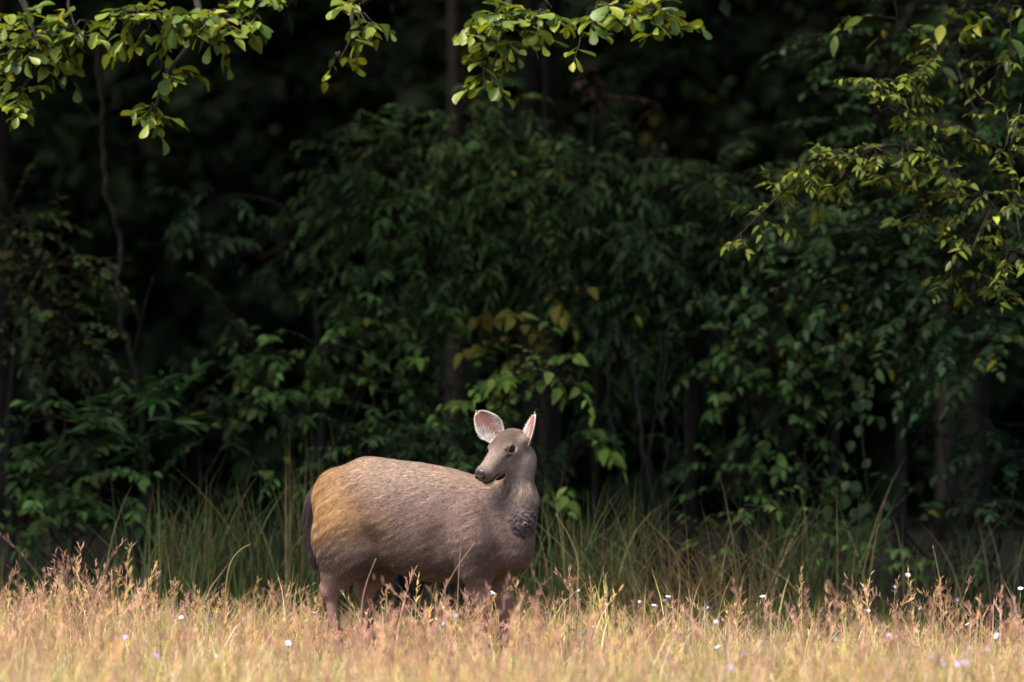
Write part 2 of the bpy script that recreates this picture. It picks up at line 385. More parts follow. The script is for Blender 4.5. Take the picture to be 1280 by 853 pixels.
bough_tree('overhanging_tree', 'tree with round bright leaves on boughs hanging down above the deer', (.3, 44.5, 0),
    [(.3, 43.5, 2.6), (.3, 41, 5.2), (.2, 37.4, 6.2), (.1, 35.4, 5.4)], .09,
    [([(.1, 35.4, 5.4), at(640, -50, 34.2), at(632, 30, 33.8), at(612, 95, 33.8)], .04, .005),
     ([(.1, 35.4, 5.4), at(730, -50, 34.2), at(800, 5, 33.9), at(836, 40, 33.8)], .035, .005), ([at(640, -50, 34.2), at(690, 10, 33.9)], .02, .004)],
    [(628, 38, 33.8, 32, 30, 15), (608, 92, 33.8, 13, 14, 5), (668, 22, 33.8, 30, 18, 10), (600, 55, 33.8, 15, 22, 6), (745, 12, 33.8, 32, 14, 9), (800, 12, 33.8, 36, 16, 10), (834, 40, 33.8, 12, 12, 3), (728, 48, 33.8, 10, 12, 2)],
    'obovate', M_OBO, .122, .58, 5, .15, .3, .15)
bough_tree('overhanging_tree', 'tree with large long leaves reaching out above the pale pointed bough', (5.9, 38.5, 0),
    [(5.7, 37.6, 2.6), (5.2, 36.4, 4.6), (4.9, 35.6, 5.4)], .12,
    [([(5.2, 36.4, 4.6), (4.0, 35.4, 5.0), at(1290, -50, 34.6), at(1240, 15, 34.4)], .03, .005), ([(4.0, 35.4, 5.0), at(1150, -40, 35), at(1120, 30, 35)], .02, .004)],
    [(1205, 12, 34.4, 30, 14, 3), (1262, 20, 34.4, 30, 22, 4), (1105, 22, 35.2, 40, 24, 5), (1150, 50, 35.2, 25, 15, 2)],
    'point', M_OBO, .15, .42, 4, .2, .3, .25)
YC = 34.1
bough_tree('broadleaf_tree', 'tree with brown trunk and a long pale-leaved bough reaching out level', at(1124, 426.5, 38.6)*np.array([1, 1, 0]),
    [at(1126, 560, 38.6), at(1122, 430, 38.6), at(1128, 250, 38.3), at(1150, 80, 38)], .045,
    [([at(1125, 330, 38.5), at(1150, 250, 37), at(1130, 185, YC+.2), at(1040, 200, YC), at(985, 235, YC), at(918, 300, YC)], .022, .004),
     ([at(1128, 250, 38.3), at(1160, 160, 36.5), at(1110, 110, YC)], .02, .004),
     ([at(1122, 380, 38.5), at(1240, 260, 36.6), at(1262, 190, YC), at(1276, 130, YC)], .022, .004),
     ([at(1240, 260, 36.6), at(1225, 290, YC), at(1210, 330, YC)], .012, .004), ([at(1262, 190, 36), at(1275, 300, YC)], .012, .004),
     ([at(1180, 40, 37), at(1215, 130, 36), at(1250, 192, 35.8)], .007, .004), ([at(1185, 150, 36), at(1215, 165, 35.9), at(1255, 190, 35.8)], .006, .003)],
    [(925, 296, YC, 10, 6, 2), (950, 275, YC, 14, 8, 4), (978, 245, YC, 16, 14, 7), (1000, 215, YC, 24, 16, 9), (1040, 196, YC, 30, 15, 10), (1085, 192, YC, 30, 15, 9), (1130, 182, YC, 26, 15, 7), (1110, 225, YC, 26, 14, 5),
     (1095, 108, YC, 26, 20, 9), (1140, 110, YC, 28, 22, 9), (1120, 140, YC, 24, 14, 4), (1262, 170, YC, 20, 34, 9), (1228, 250, YC, 30, 20, 9), (1214, 305, YC, 20, 18, 5), (1262, 315, YC, 18, 24, 7), (1270, 240, YC, 16, 30, 7), (1060, 225, YC+.2, 34, 16, 8), (1180, 160, YC+.3, 34, 22, 9), (1190, 215, YC+.3, 30, 20, 8), (1150, 275, YC+.4, 30, 18, 7), (1190, 345, YC+.3, 28, 18, 7), (1240, 360, YC+.3, 30, 16, 7), (1180, 70, YC+.4, 34, 20, 8), (1250, 80, YC+.3, 26, 22, 7), (1015, 235, YC+.1, 24, 14, 6)],
    'point', M_PALE, .085, .42, 7, .19, .12, .25, 300, M_PALEBARK)

# ------------------------------------------------------------------ shrubs and small trees of the forest edge
G1, G2, G3, G4 = (.030, .050, .016), (.038, .062, .017), (.06, .095, .02), (.024, .040, .016)
def shrub(label, bx, Y, lst, style, color, name='shrub', cat='shrub', group='shrubs of the forest edge', trunk=None, r0=.016, **kw):
    base = at(bx, 426.5, Y)*np.array([1, 1, 0])
    tk = [at(a, b, c) for a, b, c in trunk] if trunk else None
    return plant(name, label, cat, base, px_clusters(lst), style, np.asarray(color)*np.array([2.35, 2.3, 1.9]), tk, r0, group, stem_name='trunk' if trunk else 'stems', leaf_name='crown' if trunk else 'foliage', **kw)
# large layered drooping tree in the middle
shrub('small tree with layered sprays of drooping dark leaves behind the deer', 640, 40.2,
      [(445, 205, 39.6, 52, 28, 34), (545, 190, 39.8, 60, 28, 36), (500, 260, 39.4, 60, 30, 40), (590, 265, 39.3, 60, 32, 40), (520, 330, 39.3, 60, 28, 32), (690, 240, 39.2, 55, 36, 40), (640, 320, 39.1, 50, 30, 30), (620, 180, 39.9, 60, 30, 34), (560, 390, 39.2, 50, 26, 22), (690, 330, 39.3, 45, 35, 24), (480, 390, 39.3, 50, 26, 18), (590, 130, 40.2, 60, 25, 16)],
      'droop', G1, 'drooping_tree', 'tree', 'small trees of the forest edge', [(640, 500, 40.2), (630, 320, 40.3), (600, 150, 40.5)], .04)
shrub('small tree with drooping dark leaves beside the thin brown stems', 860, 40.4,
      [(760, 220, 39.5, 60, 34, 38), (840, 235, 39.2, 55, 34, 38), (800, 300, 39.0, 55, 32, 38), (880, 300, 39.3, 52, 34, 32), (840, 365, 39.1, 55, 30, 30), (750, 360, 39.4, 45, 32, 24), (940, 350, 39.4, 55, 32, 24), (910, 230, 39.8, 55, 34, 22), (780, 430, 39.3, 45, 28, 18), (870, 430, 39.3, 45, 28, 16)],
      'droop', (.029, .046, .018), 'drooping_tree', 'tree', 'small trees of the forest edge', [(862, 480, 40.4), (850, 330, 40.4), (830, 180, 40.4)], .05)
shrub('small tree with dim olive leaves beside the slender pale sapling', 20, 39,
      [(15, 275, 38.6, 30, 20, 8), (60, 330, 38.4, 45, 22, 20), (30, 380, 38.4, 50, 25, 22), (80, 400, 38.3, 40, 20, 16), (50, 440, 38.4, 50, 22, 14)],
      'small', (.05, .06, .022), 'olive_leaved_tree', 'tree', 'small trees of the forest edge', [(10, 560, 39), (20, 420, 38.9), (30, 260, 38.8)], .03, yellow=.04, red=.02, size=1.25)
shrub('bushy shrub with light green leaves between the green tall grass and the deer', 380, 38.2,
      [(350, 450, 37.9, 45, 25, 12), (410, 430, 38, 50, 30, 14), (450, 480, 38, 55, 35, 16), (380, 510, 37.9, 60, 30, 16), (330, 490, 38.2, 40, 30, 8), (430, 390, 38.3, 40, 25, 8), (360, 600, 37.4, 35, 25, 7), (480, 420, 38.4, 40, 40, 8)],
      'broad', (.05, .08, .02), r0=.012, var=.4, size=.7)
shrub('low fine-leaved bush right behind the back of the deer', 510, 37.6,
      [(470, 560, 37.3, 45, 25, 16), (530, 550, 37.4, 50, 25, 18), (590, 545, 37.5, 40, 30, 14), (500, 600, 37.3, 60, 40, 16), (560, 590, 37.3, 60, 40, 16), (440, 610, 37.3, 50, 40, 14)], 'fine', (.036, .058, .02), size=1.2)
shrub('sparse shrub with bright yellow-green leaf sprays above the deer head', 650, 38,
      [(640, 480, 36.6, 30, 10, 3), (665, 465, 36.5, 30, 10, 4), (700, 470, 36.6, 25, 12, 3), (690, 440, 37.2, 40, 20, 5), (720, 550, 37.4, 35, 25, 3), (620, 500, 37.5, 40, 25, 4), (700, 590, 37.3, 30, 30, 3), (560, 480, 38, 60, 40, 7)],
      'broad', (.068, .10, .02), r0=.011, var=.5, bias=(-.1, -.4, 0), size=.9)
shrub('slender shrub carrying a few large yellowing leaves behind the deer head', 640, 38.6,
      [(645, 402, 37.6, 14, 12, 3), (672, 366, 37.8, 14, 8, 2), (650, 430, 37.9, 20, 14, 2)], 'broad', (.10, .085, .018), r0=.009, size=1.0, yellow=.3, yc=(.13, .10, .02))
shrub('upright plant with whorls of long lance-shaped leaves beside the slender pale sapling', 180, 38,
      [(150, 520, 37.6, 18, 10, 5), (205, 505, 37.6, 16, 12, 6), (120, 545, 37.5, 18, 10, 4), (180, 550, 37.6, 25, 12, 5), (230, 540, 37.7, 14, 8, 3)], 'lancet', (.04, .072, .024), r0=.011, bias=(0, -.2, .5))
shrub('broad-leaved low bush below the small olive-leaved tree', 60, 37.4,
      [(20, 570, 37.2, 45, 30, 10), (70, 590, 37.1, 50, 30, 12), (120, 610, 37.1, 45, 35, 12), (30, 640, 37, 50, 35, 12), (90, 660, 36.9, 60, 30, 12), (160, 640, 37, 40, 35, 8), (60, 520, 37.6, 40, 25, 6)], 'broad', G2, r0=.012, var=.4, yellow=.03, size=.75)
shrub('dark shrub between the sapling and the light green bush', 270, 39,
      [(300, 400, 39.2, 45, 35, 6), (240, 510, 38.8, 45, 30, 10), (290, 550, 38.6, 50, 35, 14)], 'small', G4, size=1.3)
shrub('dark shrub behind the thin brown stems', 800, 39.6,
      [(745, 440, 39.4, 45, 35, 14), (870, 480, 39.2, 40, 35, 10), (730, 560, 38.9, 45, 45, 10), (880, 590, 38.7, 40, 40, 8)], 'droop', G4, size=.9)
shrub('bushy shrub with mid green leaves between the thin brown stems and the climbing vine', 930, 38.6,
      [(910, 430, 38.3, 40, 30, 12), (960, 440, 38.2, 50, 30, 16), (1010, 470, 38.2, 45, 30, 14), (1040, 510, 38.1, 40, 30, 12), (930, 500, 38.2, 45, 30, 10), (980, 540, 38.1, 50, 30, 10), (970, 390, 38.4, 40, 20, 8), (1000, 600, 37.8, 60, 40, 10), (920, 590, 37.8, 40, 40, 8)], 'broad', (.036, .060, .018), r0=.013, var=.35, size=.75)
shrub('tangled dark bush between the vine and the trunk with pale boughs', 1180, 38.2,
      [(1230, 510, 38.3, 35, 35, 9), (1250, 570, 38, 45, 40, 11), (1190, 640, 37.5, 55, 35, 12), (1265, 650, 37.3, 40, 40, 10), (1120, 650, 37.5, 40, 30, 8)], 'small', G4, size=1.2)
shrub('low leafy weed at the foot of the straw tussock', 960, 36.8,
      [(950, 640, 36.5, 40, 25, 8), (1010, 660, 36.4, 40, 25, 8), (900, 670, 36.4, 40, 25, 6), (1080, 690, 36.4, 50, 22, 8), (1180, 700, 36.5, 60, 22, 8)], 'broad', G2, r0=.008, size=.6)
shrub('dry reddish-brown spray tree high behind the drooping foliage', 740, 41,
      [(730, 105, 40.6, 30, 14, 5), (760, 120, 40.6, 22, 14, 4), (790, 160, 40.8, 20, 10, 2)], 'fine', (.030, .013, .010), 'reddish_tree', 'tree', None, [(745, 500, 41), (735, 300, 41), (742, 130, 41)], .025, size=.9)
shrub('dark understorey tree behind the pale-leaved bough', 1040, 40,
      [(1010, 265, 38.2, 45, 28, 30), (1080, 290, 38, 48, 32, 38), (1150, 330, 37.6, 45, 32, 38), (1070, 350, 38, 48, 28, 32), (1210, 380, 37.6, 48, 32, 34), (1170, 250, 37.6, 48, 36, 38), (1110, 150, 38, 55, 34, 34), (1220, 120, 37.8, 48, 42, 36), (1250, 430, 37.6, 42, 28, 24), (1110, 60, 38.2, 55, 34, 26), (1240, 40, 37.8, 48, 34, 26), (1130, 400, 37.8, 45, 26, 24), (980, 370, 38.4, 45, 26, 18), (1260, 300, 37.7, 40, 40, 26)],
      'small', (.040, .064, .026), 'understorey_tree', 'tree', 'small trees of the forest edge', [(1045, 520, 40), (1060, 350, 39.9), (1090, 160, 39.8)], .035, size=1.4)
shrub('dark understorey tree between the slender pale sapling and the drooping tree', 400, 41,
      [(270, 250, 41.2, 50, 30, 5), (390, 300, 40.6, 50, 40, 10), (330, 320, 40.8, 45, 30, 6)],
      'droop', (.022, .036, .016), 'understorey_tree', 'tree', 'small trees of the forest edge', [(402, 500, 41), (396, 400, 41), (390, 300, 41)], .03)

# slender pale sapling, thin brown stems
def sapling(label, pts, r0, r1, forks=(), group=None, name='sapling'):
    P = [at(*q) for q in pts]; base = P[0]*np.array([1, 1, 0]); root = tag(empty(name, base), label, 'sapling', group)
    G = Geo(); q = catmull([base] + P, 7); q[1:-1] += rng.normal(size=(len(q)-2, 3))*.008; G.add(*tube(q, np.linspace(r0, r1, len(q)), 7, .07))
    V, T, _ = G.out(); mesh_obj('trunk', V, T, M_PALEBARK, root, None, True, base)
    for f in forks:
        q = catmull([at(*a) for a in f], 6); V, T = tube(q, np.linspace(r1*.7, .004, len(q)), 6, .05); mesh_obj('branch', V, T, M_PALEBARK, root, None, True, base)
    return root
sapling('slender pale crooked sapling trunk in the dark forest', [(182, 640, 38.6), (172, 490, 38.7), (158, 425, 38.8), (147, 370, 38.9), (150, 300, 39), (133, 240, 39), (127, 150, 39), (120, 40, 39)], .024, .014,
        [[(165, 455, 38.75), (180, 385, 38.6), (192, 345, 38.5)], [(128, 160, 39), (100, 120, 38.9), (90, 60, 38.8)]])
for pts in ([(800, 640, 38), (802, 580, 38), (798, 500, 38), (785, 420, 38)], [(815, 650, 38.1), (812, 560, 38.1), (822, 500, 38.1), (826, 420, 38.1)],
            [(830, 650, 38), (832, 560, 38), (828, 500, 38), (838, 400, 38)], [(822, 655, 37.9), (806, 570, 37.9), (792, 470, 38), (770, 400, 38.1)], [(770, 650, 38.3), (775, 580, 38.3), (760, 500, 38.4), (765, 400, 38.5)]):
    sapling('thin brown upright stem in the cluster behind the straw tussock', pts, .010, .006, (), 'cluster of thin brown stems')
sapling('thin bare leaning stem beside the trunk with pale boughs', [(1185, 640, 38.2), (1180, 560, 38.2), (1160, 500, 38.2), (1195, 420, 38.2)], .012, .006)

# climbing vine with heart-shaped leaves hanging
def vine():
    base = at(1080, 426.5, 37.4)*np.array([1, 1, 0]); root = tag(empty('climbing_vine', base), 'thin climbing vine with hanging heart-shaped leaves beside the straw tussock', 'vine')
    P = catmull([base, at(1092, 690, 37.3), at(1085, 620, 37.2), at(1078, 550, 37.2), at(1072, 500, 37.3), at(1050, 440, 37.6), at(1020, 400, 38)], 6)
    V, T = tube(P, .006, 5); mesh_obj('stem', V, T, M_TWIG, root, None, True, base)
    n = 30; i = rng.integers(8, len(P), n); p = P[i] + rng.normal(size=(n, 3))*np.array([.07, .05, .05])
    A = np.stack([rng.normal(size=n)*.5, -.3+rng.normal(size=n)*.3, -1+rng.normal(size=n)*.2], 1); N = np.stack([rng.normal(size=n)*.4, -np.ones(n), .5+rng.normal(size=n)*.3], 1)
    A = nrm(A); N = nrm(N); L = rng.uniform(.06, .10, n); me = None
    from mathutils import Matrix
    tv, tf = leaf_template('point', .15, .1); mm = leaf_mat('vine_leaf', .3, .45, .3, [(.03, .052, .014), (.05, .08, .02), (.04, .065, .016)]); me = make_mesh('leaf', tv, tf, mm, None, True)
    S = nrm(np.cross(N, A)); N2 = np.cross(A, S)
    for a in range(n):
        o = bpy.data.objects.new('leaf', me); W = L[a]*.8; q = p[a]-base
        COL.objects.link(o); o.parent = root
        o.matrix_local = Matrix([[A[a][r]*L[a], S[a][r]*W, N2[a][r]*L[a], q[r]] for r in range(3)] + [[0, 0, 0, 1]])
vine()

# ------------------------------------------------------------------ grass
def blades(P, H, lean, curl, Wd, C, segs=4, tipc=None):
    """P base (n,3), H height, lean (n,3) horizontal bend vector, curl power, Wd width; camera-independent random facing"""
    n = len(P); th = rng.uniform(0, np.pi, n); S = np.stack([np.cos(th), np.sin(th), np.zeros(n)], 1)
    t = np.linspace(0, 1, segs+1); V = np.zeros((n, 2*segs+1, 3)); Cc = np.zeros((n, 2*segs+1, 3))
    for k, u in enumerate(t):
        c = P + UP*(H*(u - .25*curl*u**3))[:, None] + lean*(H*u**2)[:, None]
        wv = (Wd*(1-u**1.5)*.5)[:, None]*S; cc = C if tipc is None else C*(1-u) + tipc*u
        if k < segs: V[:, 2*k] = c-wv; V[:, 2*k+1] = c+wv; Cc[:, 2*k] = cc; Cc[:, 2*k+1] = cc
        else: V[:, 2*k] = c; Cc[:, 2*k] = cc
    F = []
    for k in range(segs-1):
        a = 2*k; F += [[a, a+1, a+3], [a, a+3, a+2]]
    a = 2*(segs-1); F.append([a, a+1, a+2])
    T = (np.array(F)[None] + (2*segs+1)*np.arange(n)[:, None, None]).reshape(-1, 3)
    return V.reshape(-1, 3), T, Cc.reshape(-1, 3)
def patch(x, y):   # slow colour and height variation over the meadow
    return .5 + .25*np.sin(x*2.1+1.3*np.sin(y*1.7)) + .25*np.sin(y*2.7+1.9*np.sin(x*1.3+2))
STRAW = np.array([.80, .60, .28]); PINK = np.array([.67, .42, .30]); YGREEN = np.array([.57, .51, .14]); GREEN = np.array([.16, .20, .05])
def far_edge(x): return np.clip(33.3 - .33*x, 32.0, 34.6) + .25*np.sin(x*3.1)
def meadow():
    n = 95000
    x = np.where(rng.random(n) < .86, rng.uniform(-3.6, 3.6, n), rng.uniform(-9, 9, n)); y = 22.5 + 13.0*rng.random(n)**.85
    nc = 4200; cx, cy = rng.uniform(-4, 4, nc), 22.5 + 12.5*rng.random(nc)**.85; ck = rng.lognormal(0, .28, nc); ci = rng.integers(0, nc, n)
    cl = rng.random(n) < .72; hk = np.where(cl, ck[ci], 1.0)
    x = np.where(cl, cx[ci] + rng.normal(size=n)*.045, x); y = np.where(cl, cy[ci] + rng.normal(size=n)*.045, y)
    keep = rng.random(n) < np.clip((far_edge(x) + .9 - y)/1.6, .0, 1); x, y, hk, ci, cl = x[keep], y[keep], hk[keep], ci[keep], cl[keep]; n = len(x)
    pt = patch(x, y)
    H = rng.uniform(.10, .28, n)*hk*(.75+.5*pt) + (rng.random(n) < .10)*rng.uniform(.05, .22, n)
    H *= np.where((y > 29.3) & (y < 32.3), .62, 1)
    k = np.where(cl & (rng.random(n) < .75), rng.random(nc)[ci], rng.random(n))[:, None]; g = .16 + .42*(patch(x*.7+3, y*.9)[:, None]-.15)
    C = np.where(k < g, YGREEN, np.where(k < g+.38, PINK, STRAW)); C = np.where(rng.random(n)[:, None] < .07, GREEN, C)
    C = C*rng.lognormal(0, .2, (n, 1))*np.where(cl, rng.lognormal(0, .22, nc)[ci], 1)[:, None]; a = rng.uniform(0, 6.283, n); l = np.abs(rng.normal(size=n))*.45
    lean = np.stack([np.cos(a)*l, np.sin(a)*l, np.zeros(n)], 1)
    V, T, Cc = blades(np.stack([x, y, np.full(n, -.01)], 1), H, lean, rng.random(n), rng.uniform(.004, .009, n), np.clip(C, .01, .8), 3)
    tag(mesh_obj('dry_grass', V, T, M_GRASS, None, Cc), 'short straw-coloured dry meadow grass around the deer', 'grass', kind='stuff')
    # flowering stalks with pinkish panicles
    n = 4200
    x = rng.uniform(-4.2, 4.2, n); y = 24 + 11.5*rng.random(n)**.9; keep = rng.random(n) < np.clip((far_edge(x) + .8 - y)/2.0, .06, 1); x, y = x[keep], y[keep]; n = len(x); pt = patch(x*1.3+4, y)
    H = rng.uniform(.22, .50, n)*(.45+.85*pt**1.5)*np.where(x < .3, 1.18, .92); a = rng.uniform(0, 6.283, n); l = np.abs(rng.normal(size=n))*.35
    lean = np.stack([np.cos(a)*l, np.sin(a)*l, np.zeros(n)], 1); P = np.stack([x, y, np.full(n, -.01)], 1)
    H *= np.where((y > 29.3) & (y < 32.3) & (x > -1.5) & (x < .6), .82, 1); tall = (y < 29.0) & (patch(x*2.3, y*1.6) > .55) & (rng.random(n) < .45); H = np.where(tall, rng.uniform(.38, .66, n), H)
    C = np.where(rng.random(n)[:, None] < .65, PINK*.95, STRAW)*rng.lognormal(0, .2, (n, 1))
    G = Geo(); G.add(*blades(P, H, lean, np.full(n, .4), rng.uniform(.004, .007, n), C, 4))
    # spikelets
    m = 16
    u = rng.uniform(.68, 1.0, (n, m)); c = P[:, None] + UP*(H[:, None]*(u-.1*u**3))[..., None] + lean[:, None]*(H[:, None]*u**2)[..., None]
    A = nrm(rng.normal(size=(n, m, 3))*.42 + UP*1.1 + lean[:, None])
    q = (c).reshape(-1, 3); nn = len(q)
    V, T, Cc = leaves_geo(q, A.reshape(-1, 3), nrm(rng.normal(size=(nn, 3))), rng.uniform(.018, .05, nn)*np.repeat(.6+H, m), np.full(nn, .0048), np.repeat(C*np.array([1.0, .92, .95]), m, 0), 'coarse')
    G.add(V, T, Cc); V, T, Cc = G.out()
    tag(mesh_obj('seed_grass', V, T, M_GRASS, None, Cc), 'pinkish seed heads of flowering grass rising from the meadow', 'grass', kind='stuff')
meadow()
def undergrowth():
    n = 20000; x = rng.uniform(-7, 7, n); y = far_edge(x) + .2 + 5.5*rng.random(n)**1.3; pt = patch(x*.8, y*.9+3)
    keep = rng.random(n) < np.clip((patch(x*1.5+1, y*.5)-.28)*1.9, .12, 1); x, y, pt = x[keep], y[keep], pt[keep]; n = len(x)
    H = rng.uniform(.15, .45, n)*(.45+.8*pt); k = rng.random(n)[:, None]
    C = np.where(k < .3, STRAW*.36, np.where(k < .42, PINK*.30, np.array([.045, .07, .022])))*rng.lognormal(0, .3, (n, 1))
    a = rng.uniform(0, 6.283, n); l = np.abs(rng.normal(size=n))*.5
    V, T, Cc = blades(np.stack([x, y, np.full(n, -.01)], 1), H, np.stack([np.cos(a)*l, np.sin(a)*l, 0*a], 1), rng.random(n), rng.uniform(.006, .013, n), np.clip(C, .01, .7), 4)
    tag(mesh_obj('undergrowth', V, T, M_GRASS, None, Cc), 'mixed green and straw undergrowth along the forest edge', 'undergrowth', kind='stuff')
undergrowth()
def tussock(label, px, Y, spread, n, h0, h1, color, dry=.2, leanm=.35, width=.012, group='tall grass clumps at the forest edge', name='grass_tussock', drift=(0, 0)):
    b = at(px, 426.5, Y)*np.array([1, 1, 0])
    P = b + np.stack([rng.normal(size=n)*spread, rng.normal(size=n)*.18, np.full(n, -.02)], 1)
    a = rng.uniform(0, 6.283, n); l = np.abs(rng.normal(size=n))*leanm
    lean = np.stack([np.cos(a)*l+drift[0], np.sin(a)*l*.7+drift[1], 0*a], 1)
    C = np.where(rng.random(n)[:, None] < dry, np.array([.20, .15, .065]), np.asarray(color))*rng.lognormal(0, .3, (n, 1))
    V, T, Cc = blades(P, rng.uniform(h0, h1, n), lean, rng.random(n), rng.uniform(width*.6, width*1.3, n), np.clip(C, .01, .6), 6)
    o = empty(name, b); tag(o, label, 'tall grass', group)
    tag(mesh_obj('blades', V, T, M_GRASS, o, Cc, False, b), kind='stuff')
TG_ = (.06, .092, .026)
tussock('tall green grass clump below the upright lance-leaved plant', 225, 35.4, .22, 170, .55, 1.15, TG_)
tussock('tall green grass clump between the lance-leaved plant and the rump of the deer', 300, 35.5, .25, 230, .5, 1.2, TG_, .25)
tussock('tall grass clump with dry stalks close behind the rump of the deer', 392, 36.0, .12, 80, .8, 1.45, (.10, .12, .04), .5, .2)
tussock('tall dark grass clump just in front of the chest of the deer', 705, 35.0, .2, 170, .5, 1.15, TG_, .2)
tussock('tall grass clump beneath the cluster of thin brown stems', 770, 35.8, .18, 100, .5, 1.1, TG_, .3)
tussock('bent straw-coloured dry grass tussock fallen over beside the thin brown stems', 870, 34.9, .35, 230, .4, .95, (.20, .145, .065), .6, .8, .010, drift=(-.2, -.2))
tussock('tall green grass clump between the straw tussock and the vine', 1010, 35.4, .2, 170, .5, 1.2, (.05, .082, .026), .2)
tussock('tall dark grass clump below the tangled dark bush', 1190, 35.8, .4, 150, .35, .9, (.045, .07, .022), .3)
tussock('low dark grass clump in front of the broad-leaved low bush', 90, 35.4, .4, 150, .3, .7, (.06, .08, .03), .35)

# single conspicuous stalks
def stalk(label, pts, r, c):
    P = [at(*q) for q in pts]; base = P[0]*np.array([1, 1, 0]); q = catmull([base-UP*.01] + P, 6)
    V, T = tube(q, np.linspace(r, .0015, len(q)), 5); o = mesh_obj('grass_stalk', V, T, M_GRASS, None, np.tile(c, (len(V), 1)), True, base); o.location = base
    tag(o, label, 'grass stalk', 'single long grass stalks')
stalk('bent pale dry stalk rising from the meadow beside the rump of the deer', [(282, 740, 33), (288, 705, 33), (300, 688, 33), (314, 680, 33)], .005, (.45, .33, .15))
stalk('long pale grass blade leaning beside the chest of the deer', [(722, 745, 34), (722, 700, 34), (710, 668, 34), (694, 642, 34)], .007, (.34, .32, .12))
stalk('thin upright pale stalk in front of the vine', [(1176, 740, 33.5), (1172, 710, 33.5), (1166, 682, 33.5)], .004, (.45, .36, .2))
stalk('bent dry stalk crossing the hind leg of the deer', [(452, 765, 30.2), (458, 730, 30.2), (470, 698, 30.2)], .0045, (.5, .36, .24))
stalk('slanting pale stalk crossing the belly of the deer', [(548, 765, 30.4), (566, 718, 30.4), (594, 678, 30.4)], .004, (.42, .3, .22))
stalk('upright pale stalk crossing the flank of the deer', [(572, 760, 31.2), (574, 710, 31.2), (577, 664, 31.2)], .004, (.42, .3, .22))

# wildflowers
def flowers():
    mp, t, p = new_mat('petal'); oi = t.nodes.new('ShaderNodeObjectInfo'); cr = t.nodes.new('ShaderNodeValToRGB')
    cr.color_ramp.elements[0].color = (.80, .78, .84, 1); cr.color_ramp.elements[1].color = (.52, .42, .72, 1)
    o = noise_mix(t, cr.outputs[0], 60, .85, 1.1); t.links.new(oi.outputs['Random'], cr.inputs[0]); t.links.new(o, p.inputs['Base Color']); p.inputs['Roughness'].default_value = .7
    ms, t2, p2 = new_mat('flower_stem'); rg = t2.nodes.new('ShaderNodeRGB'); rg.outputs[0].default_value = (.14, .17, .05, 1); t2.links.new(noise_mix(t2, rg.outputs[0], 20, .7, 1.2), p2.inputs['Base Color'])
    G = Geo()
    for k in range(9):
        a = k*2*np.pi/9 + .2*(k % 2); A = np.array([[math.cos(a), math.sin(a), .35]])
        G.add(*leaves_geo(A*.004, A, np.array([[0, 0, 1.]]), np.array([.017]), np.array([.011]), np.ones((1, 3)), 'ovate'))
    v, t3 = tube([(0, 0, -.012), (0, 0, 0), (0, 0, .008)], [.004, .007, .004], 6); G.add(v, t3, np.ones(3))
    V, T, _ = G.out(); me_b = make_mesh('blossom', V, T, mp, None, False)
    V, T = tube(catmull([(0, 0, 0), (.004, .003, .5), (0, 0, .96)], 4), .0022, 4); me_s = make_mesh('stem', V, T, ms)
    V, T, _ = leaves_geo(np.zeros((1, 3)), np.array([[1., 0, .4]]), np.array([[0, 0, 1.]]), np.array([.06]), np.array([.02]), np.ones((1, 3)), 'ovate')
    me_l = make_mesh('leaf', V, T, ms)
    for i in range(65):
        px = rng.uniform(-20, 1300); 
        if i % 2: px = rng.uniform(520, 1290)
        Y = rng.uniform(26, 33.5); x = (px-640)*Y/FOC; h = rng.uniform(.24, .40) + (i % 9 == 0)*.1
        r = empty('wildflower', (x, Y, 0)); tag(r, 'small pale lilac wildflower on a thin stem in the dry meadow', 'wildflower', 'pale lilac wildflowers in the meadow'); r.rotation_euler = (rng.normal()*.08, rng.normal()*.08, rng.uniform(0, 6))
        s = link(bpy.data.objects.new('stem', me_s), r); s.scale = (1, 1, h)
        
        for z_ in (.3, .45):
            l = link(bpy.data.objects.new('leaf', me_l), r); l.location = (0, 0, h*z_); l.rotation_euler = (0, 0, rng.uniform(0, 6))
        b = link(bpy.data.objects.new('blossom', me_b), r); b.location = (0, 0, h*.985); b.rotation_euler = (rng.normal()*.6-.3, rng.normal()*.5, 0); k = rng.uniform(.55, 1.0); b.scale = (k, k, k)
flowers()

